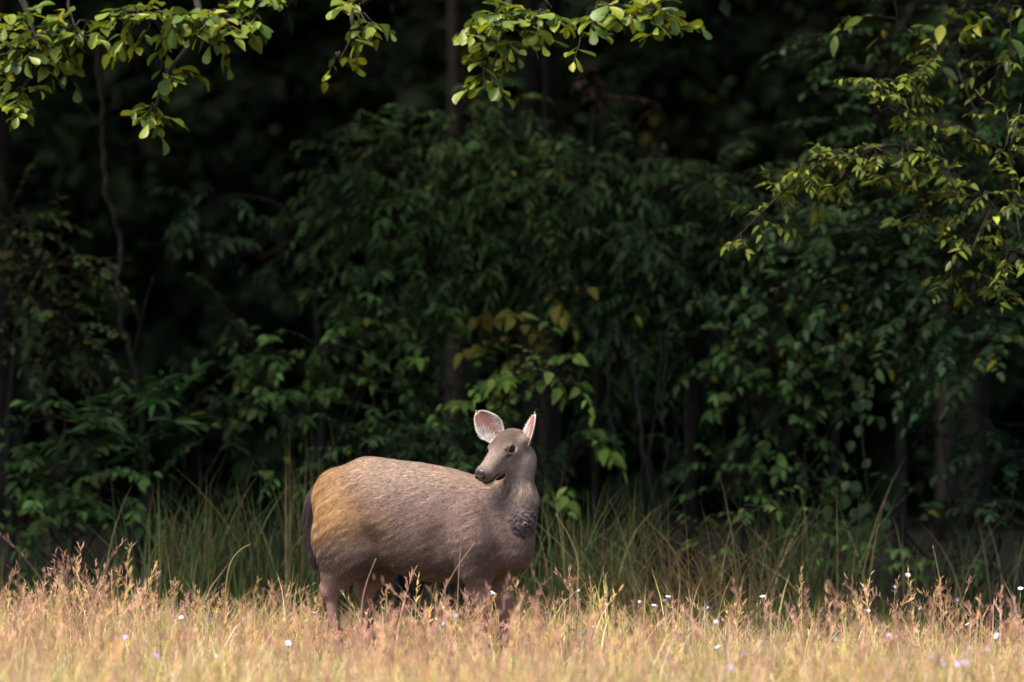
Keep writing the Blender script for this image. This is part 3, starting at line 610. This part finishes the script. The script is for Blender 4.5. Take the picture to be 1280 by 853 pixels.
# ------------------------------------------------------------------ the deer: one smooth-blended body surface
class Field:
    def __init__(s, lo, hi, h):
        s.lo = np.array(lo, float); s.h = h; s.n = np.ceil((np.array(hi)-s.lo)/h).astype(int)+1
        s.f = np.full(s.n, .25, np.float32)
    def region(s, lo, hi):
        a = np.clip(np.floor((lo-s.lo)/s.h).astype(int), 0, s.n); b = np.clip(np.ceil((hi-s.lo)/s.h).astype(int)+1, 0, s.n)
        g = [(s.lo[k] + s.h*np.arange(a[k], b[k])).astype(np.float32) for k in range(3)]
        return tuple(slice(a[k], b[k]) for k in range(3)), np.meshgrid(*g, indexing='ij')
    def blend(s, sl, d, k, sub=False):
        a = s.f[sl]
        if sub:
            d = -d; h = np.maximum(k-np.abs(a-d), 0)/k; s.f[sl] = np.maximum(a, d) + h*h*k*.25
        else:
            h = np.maximum(k-np.abs(a-d), 0)/k; s.f[sl] = np.minimum(a, d) - h*h*k*.25
    def ell(s, c, r, R=None, k=.08, sub=False):
        c = np.asarray(c, float); r = np.asarray(r, float); m = r.max() + k + .04
        sl, (X, Y, Z) = s.region(c-m, c+m); X = X-c[0]; Y = Y-c[1]; Z = Z-c[2]
        if R is not None:
            R = np.asarray(R, float); X, Y, Z = [R[i, 0]*X+R[i, 1]*Y+R[i, 2]*Z for i in range(3)]
        k0 = np.sqrt((X/r[0])**2+(Y/r[1])**2+(Z/r[2])**2); k1 = np.sqrt((X/r[0]**2)**2+(Y/r[1]**2)**2+(Z/r[2]**2)**2)
        s.blend(sl, k0*(k0-1)/np.maximum(k1, 1e-5), k, sub)
    def cone(s, a, b, ra, rb, k=.05, sub=False):
        a = np.asarray(a, float); b = np.asarray(b, float); m = max(ra, rb) + k + .04
        sl, (X, Y, Z) = s.region(np.minimum(a, b)-m, np.maximum(a, b)+m); d = b-a; L = d@d
        t = np.clip(((X-a[0])*d[0]+(Y-a[1])*d[1]+(Z-a[2])*d[2])/L, 0, 1)
        q = np.sqrt((X-a[0]-t*d[0])**2+(Y-a[1]-t*d[1])**2+(Z-a[2]-t*d[2])**2)
        s.blend(sl, q-(ra+(rb-ra)*t), k, sub)
    def mesh(s):
        f = s.f; ins = f < 0; n = s.n
        cnt = sum(ins[i:n[0]-1+i, j:n[1]-1+j, k:n[2]-1+k].astype(np.int8) for i in (0, 1) for j in (0, 1) for k in (0, 1))
        ci = np.argwhere((cnt > 0) & (cnt < 8)); idx = -np.ones(n-1, np.int64); idx[tuple(ci.T)] = np.arange(len(ci))
        acc = np.zeros((len(ci), 3)); num = np.zeros(len(ci))
        for ax in range(3):
            e = np.zeros(3, int); e[ax] = 1; o1, o2 = [k for k in range(3) if k != ax]
            for u in (0, 1):
                for v in (0, 1):
                    p = np.zeros(3, int); p[o1] = u; p[o2] = v
                    A = f[tuple((ci+p).T)]; B = f[tuple((ci+p+e).T)]; m = (A < 0) != (B < 0)
                    t = np.where(m, A/np.where(m, A-B, 1), 0)
                    acc[m] += (p + e*t[:, None])[m]; num[m] += 1
        V = s.lo + s.h*(ci + acc/num[:, None]); F = []
        for ax in range(3):
            o1, o2 = (ax+1) % 3, (ax+2) % 3; sh = [slice(None)]*3; sh[ax] = slice(0, -1); s2 = [slice(None)]*3; s2[ax] = slice(1, None)
            A = ins[tuple(sh)]; B = ins[tuple(s2)]; g = np.argwhere(A != B)
            g = g[(g[:, o1] > 0) & (g[:, o2] > 0) & (g[:, o1] < n[o1]-1) & (g[:, o2] < n[o2]-1)]
            d1 = np.zeros(3, int); d1[o1] = 1; d2 = np.zeros(3, int); d2[o2] = 1
            q = np.stack([idx[tuple((g-d1-d2).T)], idx[tuple((g-d2).T)], idx[tuple(g.T)], idx[tuple((g-d1).T)]], 1)
            flip = ~A[tuple(g.T)]; q[flip] = q[flip][:, ::-1]; F.append(q)
        return V, np.concatenate(F)
def smooth_verts(V, F, it, lam=.5):
    E = np.unique(np.sort(np.concatenate([F[:, [0, 1]], F[:, [1, 2]], F[:, [2, 3]], F[:, [3, 0]]]), 1), axis=0)
    deg = np.bincount(E.ravel(), minlength=len(V))[:, None]
    for q in range(it):
        S = np.zeros_like(V)
        for k in range(3):
            S[:, k] = np.bincount(E[:, 0], V[E[:, 1], k], len(V)) + np.bincount(E[:, 1], V[E[:, 0], k], len(V))
        V = V + (lam if q % 2 == 0 else -lam*.9)*(S/np.maximum(deg, 1)-V)
    return V
def vnormals(V, F):
    n = np.cross(V[F[:, 2]]-V[F[:, 0]], V[F[:, 3]]-V[F[:, 1]]); N = np.zeros_like(V)
    for j in range(4):
        for k in range(3): N[:, k] += np.bincount(F[:, j], n[:, k], len(V))
    return nrm(N)

def deer():
    base = np.array([at(530, 0, DEERY)[0], DEERY, 0.0])
    root = tag(empty('deer', base), 'grey-brown female deer standing in dry grass, head turned back, raw sore on throat', 'deer')
    TH = math.radians(25); c, s = math.cos(TH), math.sin(TH)
    RT = np.array([[c, -s, 0], [s, c, 0], [0, 0, 1.]])          # root -> torso
    def W(x, y, z): return np.array([x*c + y*s, -x*s + y*c, z])
    f = Field((-.85, -.70, -.02), (.85, .55, 1.42), .0068)
    # trunk of the body
    f.ell(W(.01, 0, .775), (.37, .252, .318), RT, .1)
    f.ell(W(-.22, 0, .845), (.34, .245, .26), RT, .1)
    f.ell(W(.20, 0, .745), (.34, .222, .285), RT, .1)
    f.ell(W(-.40, 0, .85), (.265, .215, .255), RT, .12)
    f.cone(W(-.34, 0, 1.045), W(.34, 0, .915), .065, .08, .12)
    f.ell(W(.42, 0, .72), (.19, .165, .24), RT, .1)
    f.ell(W(-.56, 0, .93), (.11, .10, .12), RT, .1)
    for y in (-1, 1):
        f.ell(W(.37, y*.170, .72), (.125, .085, .21), RT, .035); f.cone(W(.25, y*.10, .95), W(.42, y*.16, .66), .05, .06, .04)        # shoulder
        f.ell(W(-.43, y*.162, .73), (.175, .112, .25), RT, .035); f.ell(W(-.205, y*.325, .61), (.085, .120, .14), RT, .07, True); f.ell(W(.19, y*.315, .60), (.045, .092, .18), RT, .07, True); f.ell(W(-.36, y*.15, .99), (.06, .05, .055), RT, .06)      # thigh
    # near side y<0
    legs_h = {-1: ((-.34, .60), (-.53, .39), (-.49, .11)), 1: ((-.26, .60), (-.43, .39), (-.40, .11))}
    legs_f = {-1: ((.385, .52), (.425, .31), (.42, .10)), 1: ((.39, .52), (.455, .31), (.45, .10))}
    hooves = []
    for y in (-1, 1):
        (a, az), (b, bz), (d, dz) = legs_h[y]
        st, hk, ft = W(a, y*.135, az), W(b, y*.12, bz), W(d, y*.12, dz)
        f.cone(W(-.43, y*.125, .74), st,   .155, .115, .06); f.cone(W(-.50, y*.11, .66), hk+np.array([0, 0, .10]), .12, .055, .07)
        f.cone(st, hk, .105, .056, .06); f.ell(hk+W(-.012, 0, .012), (.052, .040, .060), RT, .02); f.cone(hk, ft, .037, .027, .025); f.cone(ft, ft+W(.035, 0, -.055), .028, .028, .02)
        hooves.append((ft+W(.035, 0, -.055)))
        (a, az), (b, bz), (d, dz) = legs_f[y]
        el, kn, ft = W(a, y*.125, az), W(b, y*.105, bz), W(d, y*.105, dz)
        f.cone(W(.40, y*.125, .68), el, .115, .085, .07); f.cone(el, kn, .080, .041, .05); f.ell(kn, (.044, .040, .052), RT, .02); f.cone(kn, ft, .034, .026, .025); f.cone(ft, ft+W(.03, 0, -.05), .027, .027, .02)
        hooves.append((ft+W(.03, 0, -.05)))
    # neck
    f.cone((.45, -.19, .74), (.54, -.21, .93), .140, .086, .06)
    f.cone((.535, -.21, .95), (.546, -.20, 1.14), .080, .074, .05)
    f.cone((.29, -.11, .875), (.505, -.18, .965), .10, .06, .07)
    f.cone((.51, -.25, .62), (.55, -.255, .86), .105, .080, .08)
    # head frame
    hd = np.array([-.545, -.64, -.545]); hd /= np.linalg.norm(hd); hl = np.array([.80, -.60, 0.03]); hl -= hd*(hl@hd); hl /= np.linalg.norm(hl); hu = np.cross(hd, hl)
    if hu[2] < 0: hu = -hu
    E0 = np.array([.440, -.275, 1.203]); RH = np.stack([hd, hl, hu])
    def H(a, b, u): return E0 + hd*a + hl*b + hu*u
    f.ell(H(-.060, 0, -.014), (.105, .078, .074), RH, .05)           # cranium
    f.cone(H(-.08, 0, -.04), (.540, -.20, 1.13), .074, .080, .05)
    f.cone(H(-.01, 0, -.022), H(.195, 0, -.036), .068, .047, .05)    # muzzle
    f.cone(H(.02, 0, -.068), H(.185, 0, -.074), .056, .030, .03)     # lower jaw
    f.ell(H(-.040, 0, -.072), (.085, .058, .058), RH, .06)           # cheeks
    f.ell(H(.207, 0, -.037), (.038, .052, .046), RH, .025)           # nose end
    f.ell(H(.190, 0, -.097), (.034, .029, .017), RH, .015)           # chin
    for y in (-1, 1):
        f.ell(H(.0, y*.054, .016), (.036, .020, .018), RH, .02)      # brow
        f.cone(H(.02, y*.045, -.03), H(-.06, y*.052, -.045), .028, .034, .03)
        f.ell(H(.004, y*.078, -.002), (.027, .013, .020), RH, .006, True)   # eye socket
        f.cone(H(.135, y*.056, -.080), H(.225, y*.042, -.078), .006, .008, .006, True)   # mouth line
        f.cone(H(.235, -.034, -.078), H(.235, .034, -.078), .008, .008, .006, True)
        f.cone(H(-.085, y*.055, -.015), H(-.092, y*.086, -.012), .036, .030, .03)   # ear roots
    for q_ in range(4):                                               # folds where the neck twists
        z_ = .86 + .05*q_; f.cone((.455+.008*q_, -.285+.004*q_, z_), (.40+.02*q_, -.235, z_+.07), .006, .004, .03, True)
    for y in (-1, 1):
        f.cone(H(.045, y*.070, -.030), H(.12, y*.058, -.050), .008, .006, .022, True)      # hollow along the cheekbone
        f.ell(H(.012, y*.060, .024), (.032, .016, .010), RH, .012)                         # brow ridge
    # throat sore bulge
    SO = np.array([.563, -.338, .790]); f.ell(SO + np.array([-.01, .03, 0]), (.080, .076, .092), None, .015)
    V, F = f.mesh(); V = smooth_verts(V, F, 6)
    N = vnormals(V, F)
    # ---- colouring by body region (coat colours, with shade painted low down and in the flank fold)
    tor = V@RT.T; tx, ty, tz = tor.T
    hv = (V-E0); ha, hb, hh = hv@hd, hv@hl, hv@hu
    def sm(x, a, b): t = np.clip((x-a)/(b-a), 0, 1); return t*t*(3-2*t)
    def mixc(C, col, w_): return C*(1-w_[:, None]) + np.array(col)*w_[:, None]
    def coat(P):
        q = P@RT.T; x, y, z = q.T; h = P-E0; a, b, u = h@hd, h@hl, h@hu
        C = np.tile(np.array([.165, .112, .098]), (len(P), 1))
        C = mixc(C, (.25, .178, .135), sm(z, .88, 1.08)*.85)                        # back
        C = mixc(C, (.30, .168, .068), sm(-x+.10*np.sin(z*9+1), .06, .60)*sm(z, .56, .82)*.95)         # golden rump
        C = mixc(C, (.06, .042, .038), (1-sm(z, .46, .68))*.88*sm(.75-np.abs(x), .12, .35))   # belly: darker fur, deepened with painted shade
        C = mixc(C, (.075, .05, .042), np.exp(-((x+.27)/.10)**2-((z-.64)/.10)**2)*.45)   # flank fold, its crease shade put into the colour
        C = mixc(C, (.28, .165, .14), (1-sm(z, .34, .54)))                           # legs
        C = mixc(C, (.11, .072, .06), np.exp(-((z-.52)/.09)**2)*sm(np.abs(x), .25, .4)*.7)   # lower thigh and forearm: darker fur plus painted shade
        nk = sm(P[:, 2], .82, 1.0)*sm(P[:, 0]+.5*(-.2-P[:, 1]), .38, .50)
        C = mixc(C, (.235, .18, .15), nk*.9)                                        # neck
        hdm = sm(a, -.16, -.08)*sm(P[:, 2], .93, .99)*(u > -.16)*(1-sm(np.abs(b), .11, .14))*(1-sm(a, .28, .32))*(1-sm(a, .04, .10)*(P[:, 1] > -.33))
        C = mixc(C, (.225, .168, .14), hdm)
        C = mixc(C, (.09, .062, .05), hdm*sm(u, .005, .045)*sm(-a, -.14, .02))          # crown
        C = mixc(C, (.40, .34, .29), hdm*sm(-u, .055, .10)*sm(.15-a, 0, .1)*.45)      # pale jaw
        C = mixc(C, (.12, .085, .075), hdm*sm(a, .19, .225)*sm(u, -.075, -.05)*.8)     # dark muzzle
        C = mixc(C, (.62, .50, .26), hdm*sm(a, .13, .17)*(1-sm(u, -.096, -.083)))     # chin
        for sgn in (-1, 1):
            e = np.sqrt((a-.002)**2 + (b-sgn*.074)**2 + (u-.0)**2)
            C = mixc(C, (.50, .40, .27), (1-sm(e, .024, .036))*hdm)
            C = mixc(C, (.02, .015, .013), (1-sm(e, .015, .021))*hdm)
            g = np.sqrt(((a-.040)/.020)**2 + ((b-sgn*.068)/.02)**2 + ((u+.024)/.009)**2)
            C = mixc(C, (.06, .035, .02), (1-sm(g, .6, 1.3))*hdm)
            mo = np.sqrt(((a-.19)/.065)**2 + ((u+.079)/.011)**2); C = mixc(C, (.02, .012, .012), (1-sm(mo, .7, 1.1))*hdm)
        return C*np.array([.93, .88, .86])
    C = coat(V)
    d = np.linalg.norm((V-SO)*np.array([1, .8, .9]), axis=1)
    so = 1-sm(d + .007*np.sin(V[:, 0]*160)*np.sin(V[:, 2]*140), .076, .090)
    # mottled sore
    ang = np.zeros(len(V))
    for q_ in range(14):
        kv = nrm(rng.normal(size=3))*rng.uniform(110, 380); ang += np.sin(V@kv + 1.5*np.sin(V@np.roll(kv, 1)*.4) + rng.uniform(0, 6))/3.2
    ang = np.clip(ang, -1, 1); sc = np.array([.060, .043, .048])[None]*(1+.6*ang[:, None]) + np.array([.06, .034, .04])*(np.abs(ang) < .12)[:, None]
    C = C*(1-so[:, None]) + sc*so[:, None]
    above = np.exp(-((V[:, 0]-.545)/.022)**2 - ((V[:, 2]-.885)/.035)**2)*(V[:, 1] < -.24); C = mixc(C, (.09, .065, .06), above*.8)
    V[:] += N*(so*.003*ang)[:, None]
    # materials
    mf, t, p = new_mat('coat'); a_ = t.nodes.new('ShaderNodeAttribute'); a_.attribute_name = 'Col'
    o_ = noise_mix(t, a_.outputs['Color'], 70, .75, 1.2, 5); t.links.new(o_, p.inputs['Base Color']); p.inputs['Roughness'].default_value = .75; p.inputs['Specular IOR Level'].default_value = .2
    mh, t, p = new_mat('hair'); a_ = t.nodes.new('ShaderNodeAttribute'); a_.attribute_name = 'Col'; t.links.new(noise_mix(t, a_.outputs['Color'], 4, .9, 1.1), p.inputs['Base Color'])
    p.inputs['Roughness'].default_value = .75; p.inputs['Specular IOR Level'].default_value = .12
    def plain(name, col, rough, spec=.5):
        m, t, p = new_mat(name); r = t.nodes.new('ShaderNodeRGB'); r.outputs[0].default_value = (*col, 1); t.links.new(noise_mix(t, r.outputs[0], 150, .8, 1.2), p.inputs['Base Color']); p.inputs['Roughness'].default_value = rough; p.inputs['Specular IOR Level'].default_value = spec; return m
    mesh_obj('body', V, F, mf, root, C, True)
    # ---- fur
    def fur(name, P, Nn, flow, L, Wd, Cc, lift=.22):
        n = len(P); fl = flow + rng.normal(size=(n, 3))*.16; T = nrm(fl - Nn*np.sum(fl*Nn, 1, keepdims=True))
        S = np.cross(T, Nn); k = lift*rng.uniform(.4, 1.5, n)[:, None]; L = L[:, None]; w_ = Wd[:, None]
        p0 = P - Nn*.003; p1 = p0 + (T*.5 + Nn*k*.55)*L; p2 = p0 + (T + Nn*k*.75 - UP*.06)*L
        VV = np.stack([p0-S*w_, p0+S*w_, p1-S*w_*.8, p1+S*w_*.8, p2], 1).reshape(-1, 3)
        FF = (np.array([[0, 1, 3], [0, 3, 2], [2, 3, 4]])[None] + 5*np.arange(n)[:, None, None]).reshape(-1, 3)
        return VV, FF, np.repeat(Cc, 5, 0)
    fn = np.cross(V[F[:, 2]]-V[F[:, 0]], V[F[:, 3]]-V[F[:, 1]]); ar = np.linalg.norm(fn, axis=1)
    nh = 104000; fi = rng.choice(len(F), nh, p=ar/ar.sum()); wt = rng.dirichlet((1, 1, 1, 1), nh)
    P = np.einsum('nk,nkj->nj', wt, V[F[fi]]); Nn = nrm(np.einsum('nk,nkj->nj', wt, N[F[fi]]))
    Pt = P@RT.T; h = P-E0; a, b, u = h@hd, h@hl, h@hu
    back = W(-1, 0, 0); flow = np.tile(back, (nh, 1)) + np.array([0, 0, -.45])
    rump = sm(-Pt[:, 0], .30, .6)[:, None]; flow = flow*(1-rump) + (back*.5 + np.array([0, 0, -1.]))*rump
    leg = (1-sm(P[:, 2], .42, .6))[:, None]; flow = flow*(1-leg) + np.array([0, 0, -1.])*leg
    nk = (sm(P[:, 2], .84, 1.0)*sm(P[:, 0], .36, .46))[:, None]; flow = flow*(1-nk) + np.array([.05, .1, -1.])*nk
    hm = (sm(a, -.20, -.03)*sm(P[:, 2], .95, 1.0)*(u > -.15)*(1-sm(np.abs(b), .11, .14))*(1-sm(a, .28, .32))*(1-sm(a, .04, .10)*(P[:, 1] > -.33))); flow = flow*(1-hm[:, None]) + (-hd*1.0)*hm[:, None]
    L = rng.uniform(.02, .036, nh); L = L*(1+.5*nk[:, 0]*(1-hm)); L = L*(1-.62*hm); L *= (1-.45*leg[:, 0]); L *= 1+.25*rump[:, 0]
    Wd = rng.uniform(.0007, .0014, nh)
    dS = np.linalg.norm((P-SO)*np.array([1, .8, .9]), axis=1)
    eye = np.min([np.linalg.norm(np.stack([a-.004, b-sg*.074, u], 1), axis=1) for sg in (-1, 1)], 0)
    keep = (dS > .083) & ~((hm > .5) & (a > .20)) & (eye > .022) & ~((hm > .4) & (np.abs(u+.079) < .014) & (a > .13))
    lock = rng.random(nh) < .25; Wd = np.where(lock & (hm < .3), Wd*1.6, Wd); L = np.where(lock, L*1.1, L)
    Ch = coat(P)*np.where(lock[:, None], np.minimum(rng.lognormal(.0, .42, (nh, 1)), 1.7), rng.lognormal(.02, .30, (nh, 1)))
    g = (rng.random(nh) < .12)[:, None]; Ch = np.where(g, Ch*.6 + np.array([.36, .29, .24])*.28*(1-leg), Ch)
    # tufts: low-frequency variation that follows the lie of the coat
    fd = nrm(flow - Nn*np.sum(flow*Nn, 1, keepdims=True)); st = np.zeros(nh)
    pc = np.stack([Pt[:, 0]*.95 + Pt[:, 2]*.4, Pt[:, 2]*.95 - Pt[:, 0]*.42, Pt[:, 1]], 1)       # along / across the lie of the coat
    pc = np.where(nk > .5, np.stack([P[:, 2], P[:, 0], P[:, 1]], 1), pc)
    for q_ in range(16):
        kv = np.array([rng.normal()*12, rng.choice([-1, 1])*rng.uniform(40, 170), rng.normal()*50]); st += np.sin(pc@kv + rng.uniform(0, 6))/2.8
    Ch *= np.exp(.27*st*(1-.6*hm))[:, None]; L = L*(1+.12*st)
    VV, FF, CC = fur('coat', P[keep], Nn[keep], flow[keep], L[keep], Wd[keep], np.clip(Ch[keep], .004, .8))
    tag(mesh_obj('hair', VV, FF, mh, root, CC), kind='stuff')
    # ---- ears
    def ear(tip, basep, opening, width, cup, nh_):
        basep = np.array(basep); ax = np.array(tip)-basep; Ln = np.linalg.norm(ax); ax /= Ln; op = np.array(opening, float); op -= ax*(op@ax); op /= np.linalg.norm(op); sd_ = np.cross(ax, op)
        ns, ntt = 15, 13; VI = []; CI = []
        for i in range(ns):
            s_ = i/(ns-1); wv = width*.5*(np.interp(s_, [0, .12, .35, .6, .82, .94, 1], [.46, .72, 1, .92, .62, .33, .05]))
            for j in range(ntt):
                t_ = -1+2*j/(ntt-1); an = t_*1.25
                pt = basep + ax*Ln*(s_ + .02*t_*t_*(1-s_)) + sd_*wv*math.sin(an)/math.sin(1.25) + op*wv*cup*(1-math.cos(an)) - op*.10*Ln*s_*(1-s_)
                VI.append(pt)
                e = abs(t_); col = np.array([.40, .20, .165])*(1-.5*(1-e))
                col = col*(1-.55*sm(np.array([s_]), .0, .0+.3)[0]*0)
                if e > .80: col = np.array([.66, .56, .48])
                if s_ > .93: col = np.array([.62, .52, .45])
                CI.append(col)
        VI = np.array(VI); CI = np.array(CI); n_ = ns*ntt
        q = np.array([[i*ntt+j, i*ntt+j+1, (i+1)*ntt+j+1, (i+1)*ntt+j] for i in range(ns-1) for j in range(ntt-1)])
        nv = vnormals(VI, q)
        if (nv.mean(0)@op) < 0: q = q[:, ::-1]; nv = -nv
        VO = VI - nv*.007; CO = np.tile([.20, .14, .11], (n_, 1))
        rim = [i*ntt for i in range(ns)] + [(ns-1)*ntt+j for j in range(1, ntt)] + [i*ntt+ntt-1 for i in range(ns-2, -1, -1)]
        rq = np.array([[rim[k], rim[k+1], rim[k+1]+n_, rim[k]+n_] for k in range(len(rim)-1)])
        eo = mesh_obj('ear', np.vstack([VI, VO]), np.vstack([q, q[:, ::-1]+n_, rq]), mf, root, np.vstack([CI, CO]), True)
        # white tufts inside and pale fringe
        k = nh_; ii = rng.integers(0, 8, k); jj = rng.choice(np.r_[0:5, ntt-3:ntt], k); id_ = ii*ntt+jj
        P_ = VI[id_] + rng.normal(size=(k, 3))*.004; fl = ax*.8 + (-np.sign(jj-6))[:, None]*sd_*.8 + op*.25
        v, t3, c3 = fur('tuft', P_, nv[id_], fl, rng.uniform(.02, .045, k), np.full(k, .0011), np.clip(np.tile([.70, .63, .58], (k, 1))*rng.lognormal(-.05, .2, (k, 1)), 0, .85), .5)
        k2 = 260; r_ = np.array(rim)[rng.integers(0, len(rim), k2)]; v2, t2, c2 = fur('fringe', VI[r_], -nv[r_], nrm(VI[r_]-VI.mean(0))*.5+ax*.7, rng.uniform(.006, .016, k2), np.full(k2, .0008), np.tile([.58, .48, .4], (k2, 1))*rng.lognormal(0, .3, (k2, 1)), .3)
        tag(mesh_obj('hair', np.vstack([v, v2]), np.vstack([t3, t2+len(v)]), mh, eo, np.vstack([c3, c2])), kind='stuff')
    bR = H(-.080, -.074, .000); bL = H(-.085, .088, -.058)
    ear(np.array([.300, bR[1]+.02, 1.403]), bR, (-.20, -1, .20), .150, .50, 520)
    ear(np.array([.622, bL[1]+.04, 1.392]), bL, (-.86, -.50, .05), .105, .62, 140)
    # ---- eyes, nose, tail, hooves
    def uv(name, cpt, r, R, mat, parent, nu=18, nv_=12, col=None):
        th = np.linspace(0, 2*np.pi, nu, endpoint=False); ph = np.linspace(0, np.pi, nv_); X = np.array([[math.sin(p_)*math.cos(t_), math.sin(p_)*math.sin(t_), math.cos(p_)] for p_ in ph for t_ in th])*np.array(r)
        Vv = np.asarray(cpt) + X@R; q = np.array([[i*nu+j, (i+1)*nu+j, (i+1)*nu+(j+1) % nu, i*nu+(j+1) % nu] for i in range(nv_-1) for j in range(nu)])
        return mesh_obj(name, Vv, q, mat, parent, col, True)
    m_eye = plain('eye', (.006, .004, .004), .1, .3); m_nose = plain('nose_pad', (.028, .026, .032), .32, .5); m_dark = plain('nostril', (.004, .003, .003), .6, .2)
    m_raw = plain('raw_flesh', (.19, .085, .08), .6); m_hoof = plain('hoof', (.03, .025, .022), .5)
    for y in (-1, 1):
        eo = uv('eye', H(.004, y*.0700, -.002), (.0265, .0155, .0200), RH, m_eye, root)
    no = uv('nose', H(.2255, 0, -.030), (.022, .043, .038), RH, m_nose, root)
    for y in (-1, 1): uv('nostril', H(.2440, y*.024, -.031), (.010, .012, .011), RH, m_dark, no, 10, 8)
    lp = uv('lip', H(.196, 0, -.100), (.029, .025, .011), RH, plain('pale_lip', (.66, .53, .24), .6), root)
    ro = uv('sore', SO + np.array([.006, -.0435, -.010]), (.0150, .0065, .0140), np.eye(3), m_raw, root); uv('pit', SO + np.array([.0065, -.0485, -.010]), (.0090, .0045, .0085), np.eye(3), m_dark, ro, 10, 8)
    tp = catmull([W(-.60, 0, 1.0), W(-.675, 0, .95), W(-.715, 0, .87), W(-.715, 0, .74), W(-.69, 0, .61), W(-.68, 0, .55)], 5); tr = np.interp(np.linspace(0, 1, len(tp)), [0, .15, .5, .8, 1], [.03, .034, .042, .03, .008])
    v, t3 = tube(tp, tr, 12); to = mesh_obj('tail', v, t3, mf, root, np.tile([.04, .028, .026], (len(v), 1)), True)
    k = 4500; i = rng.integers(2, len(tp)-1, k); an = rng.uniform(0, 6.283, k); dr = np.stack([np.cos(an), np.sin(an), 0*an], 1)
    cc = np.array([.035, .024, .024])*rng.lognormal(0, .35, (k, 1)); v, t3, c3 = fur('brush', tp[i]+dr*(tr[i]*.9)[:, None], dr, np.tile([-.05, .05, -1.], (k, 1)), rng.uniform(.04, .08, k), np.full(k, .0012), cc, .3)
    tag(mesh_obj('hair', v, t3, mh, to, c3), kind='stuff')
    for hp in hooves:
        for sd_ in (-1, 1):
            o_ = hp + W(.012, sd_*.016, -.02); v, t3 = tube([o_+W(-.004, 0, .03), o_+W(.004, 0, 0), o_+W(.012, 0, -.028)], [.016, .021, .024], 8); mesh_obj('hoof', v, t3, m_hoof, root, None, True)
deer()
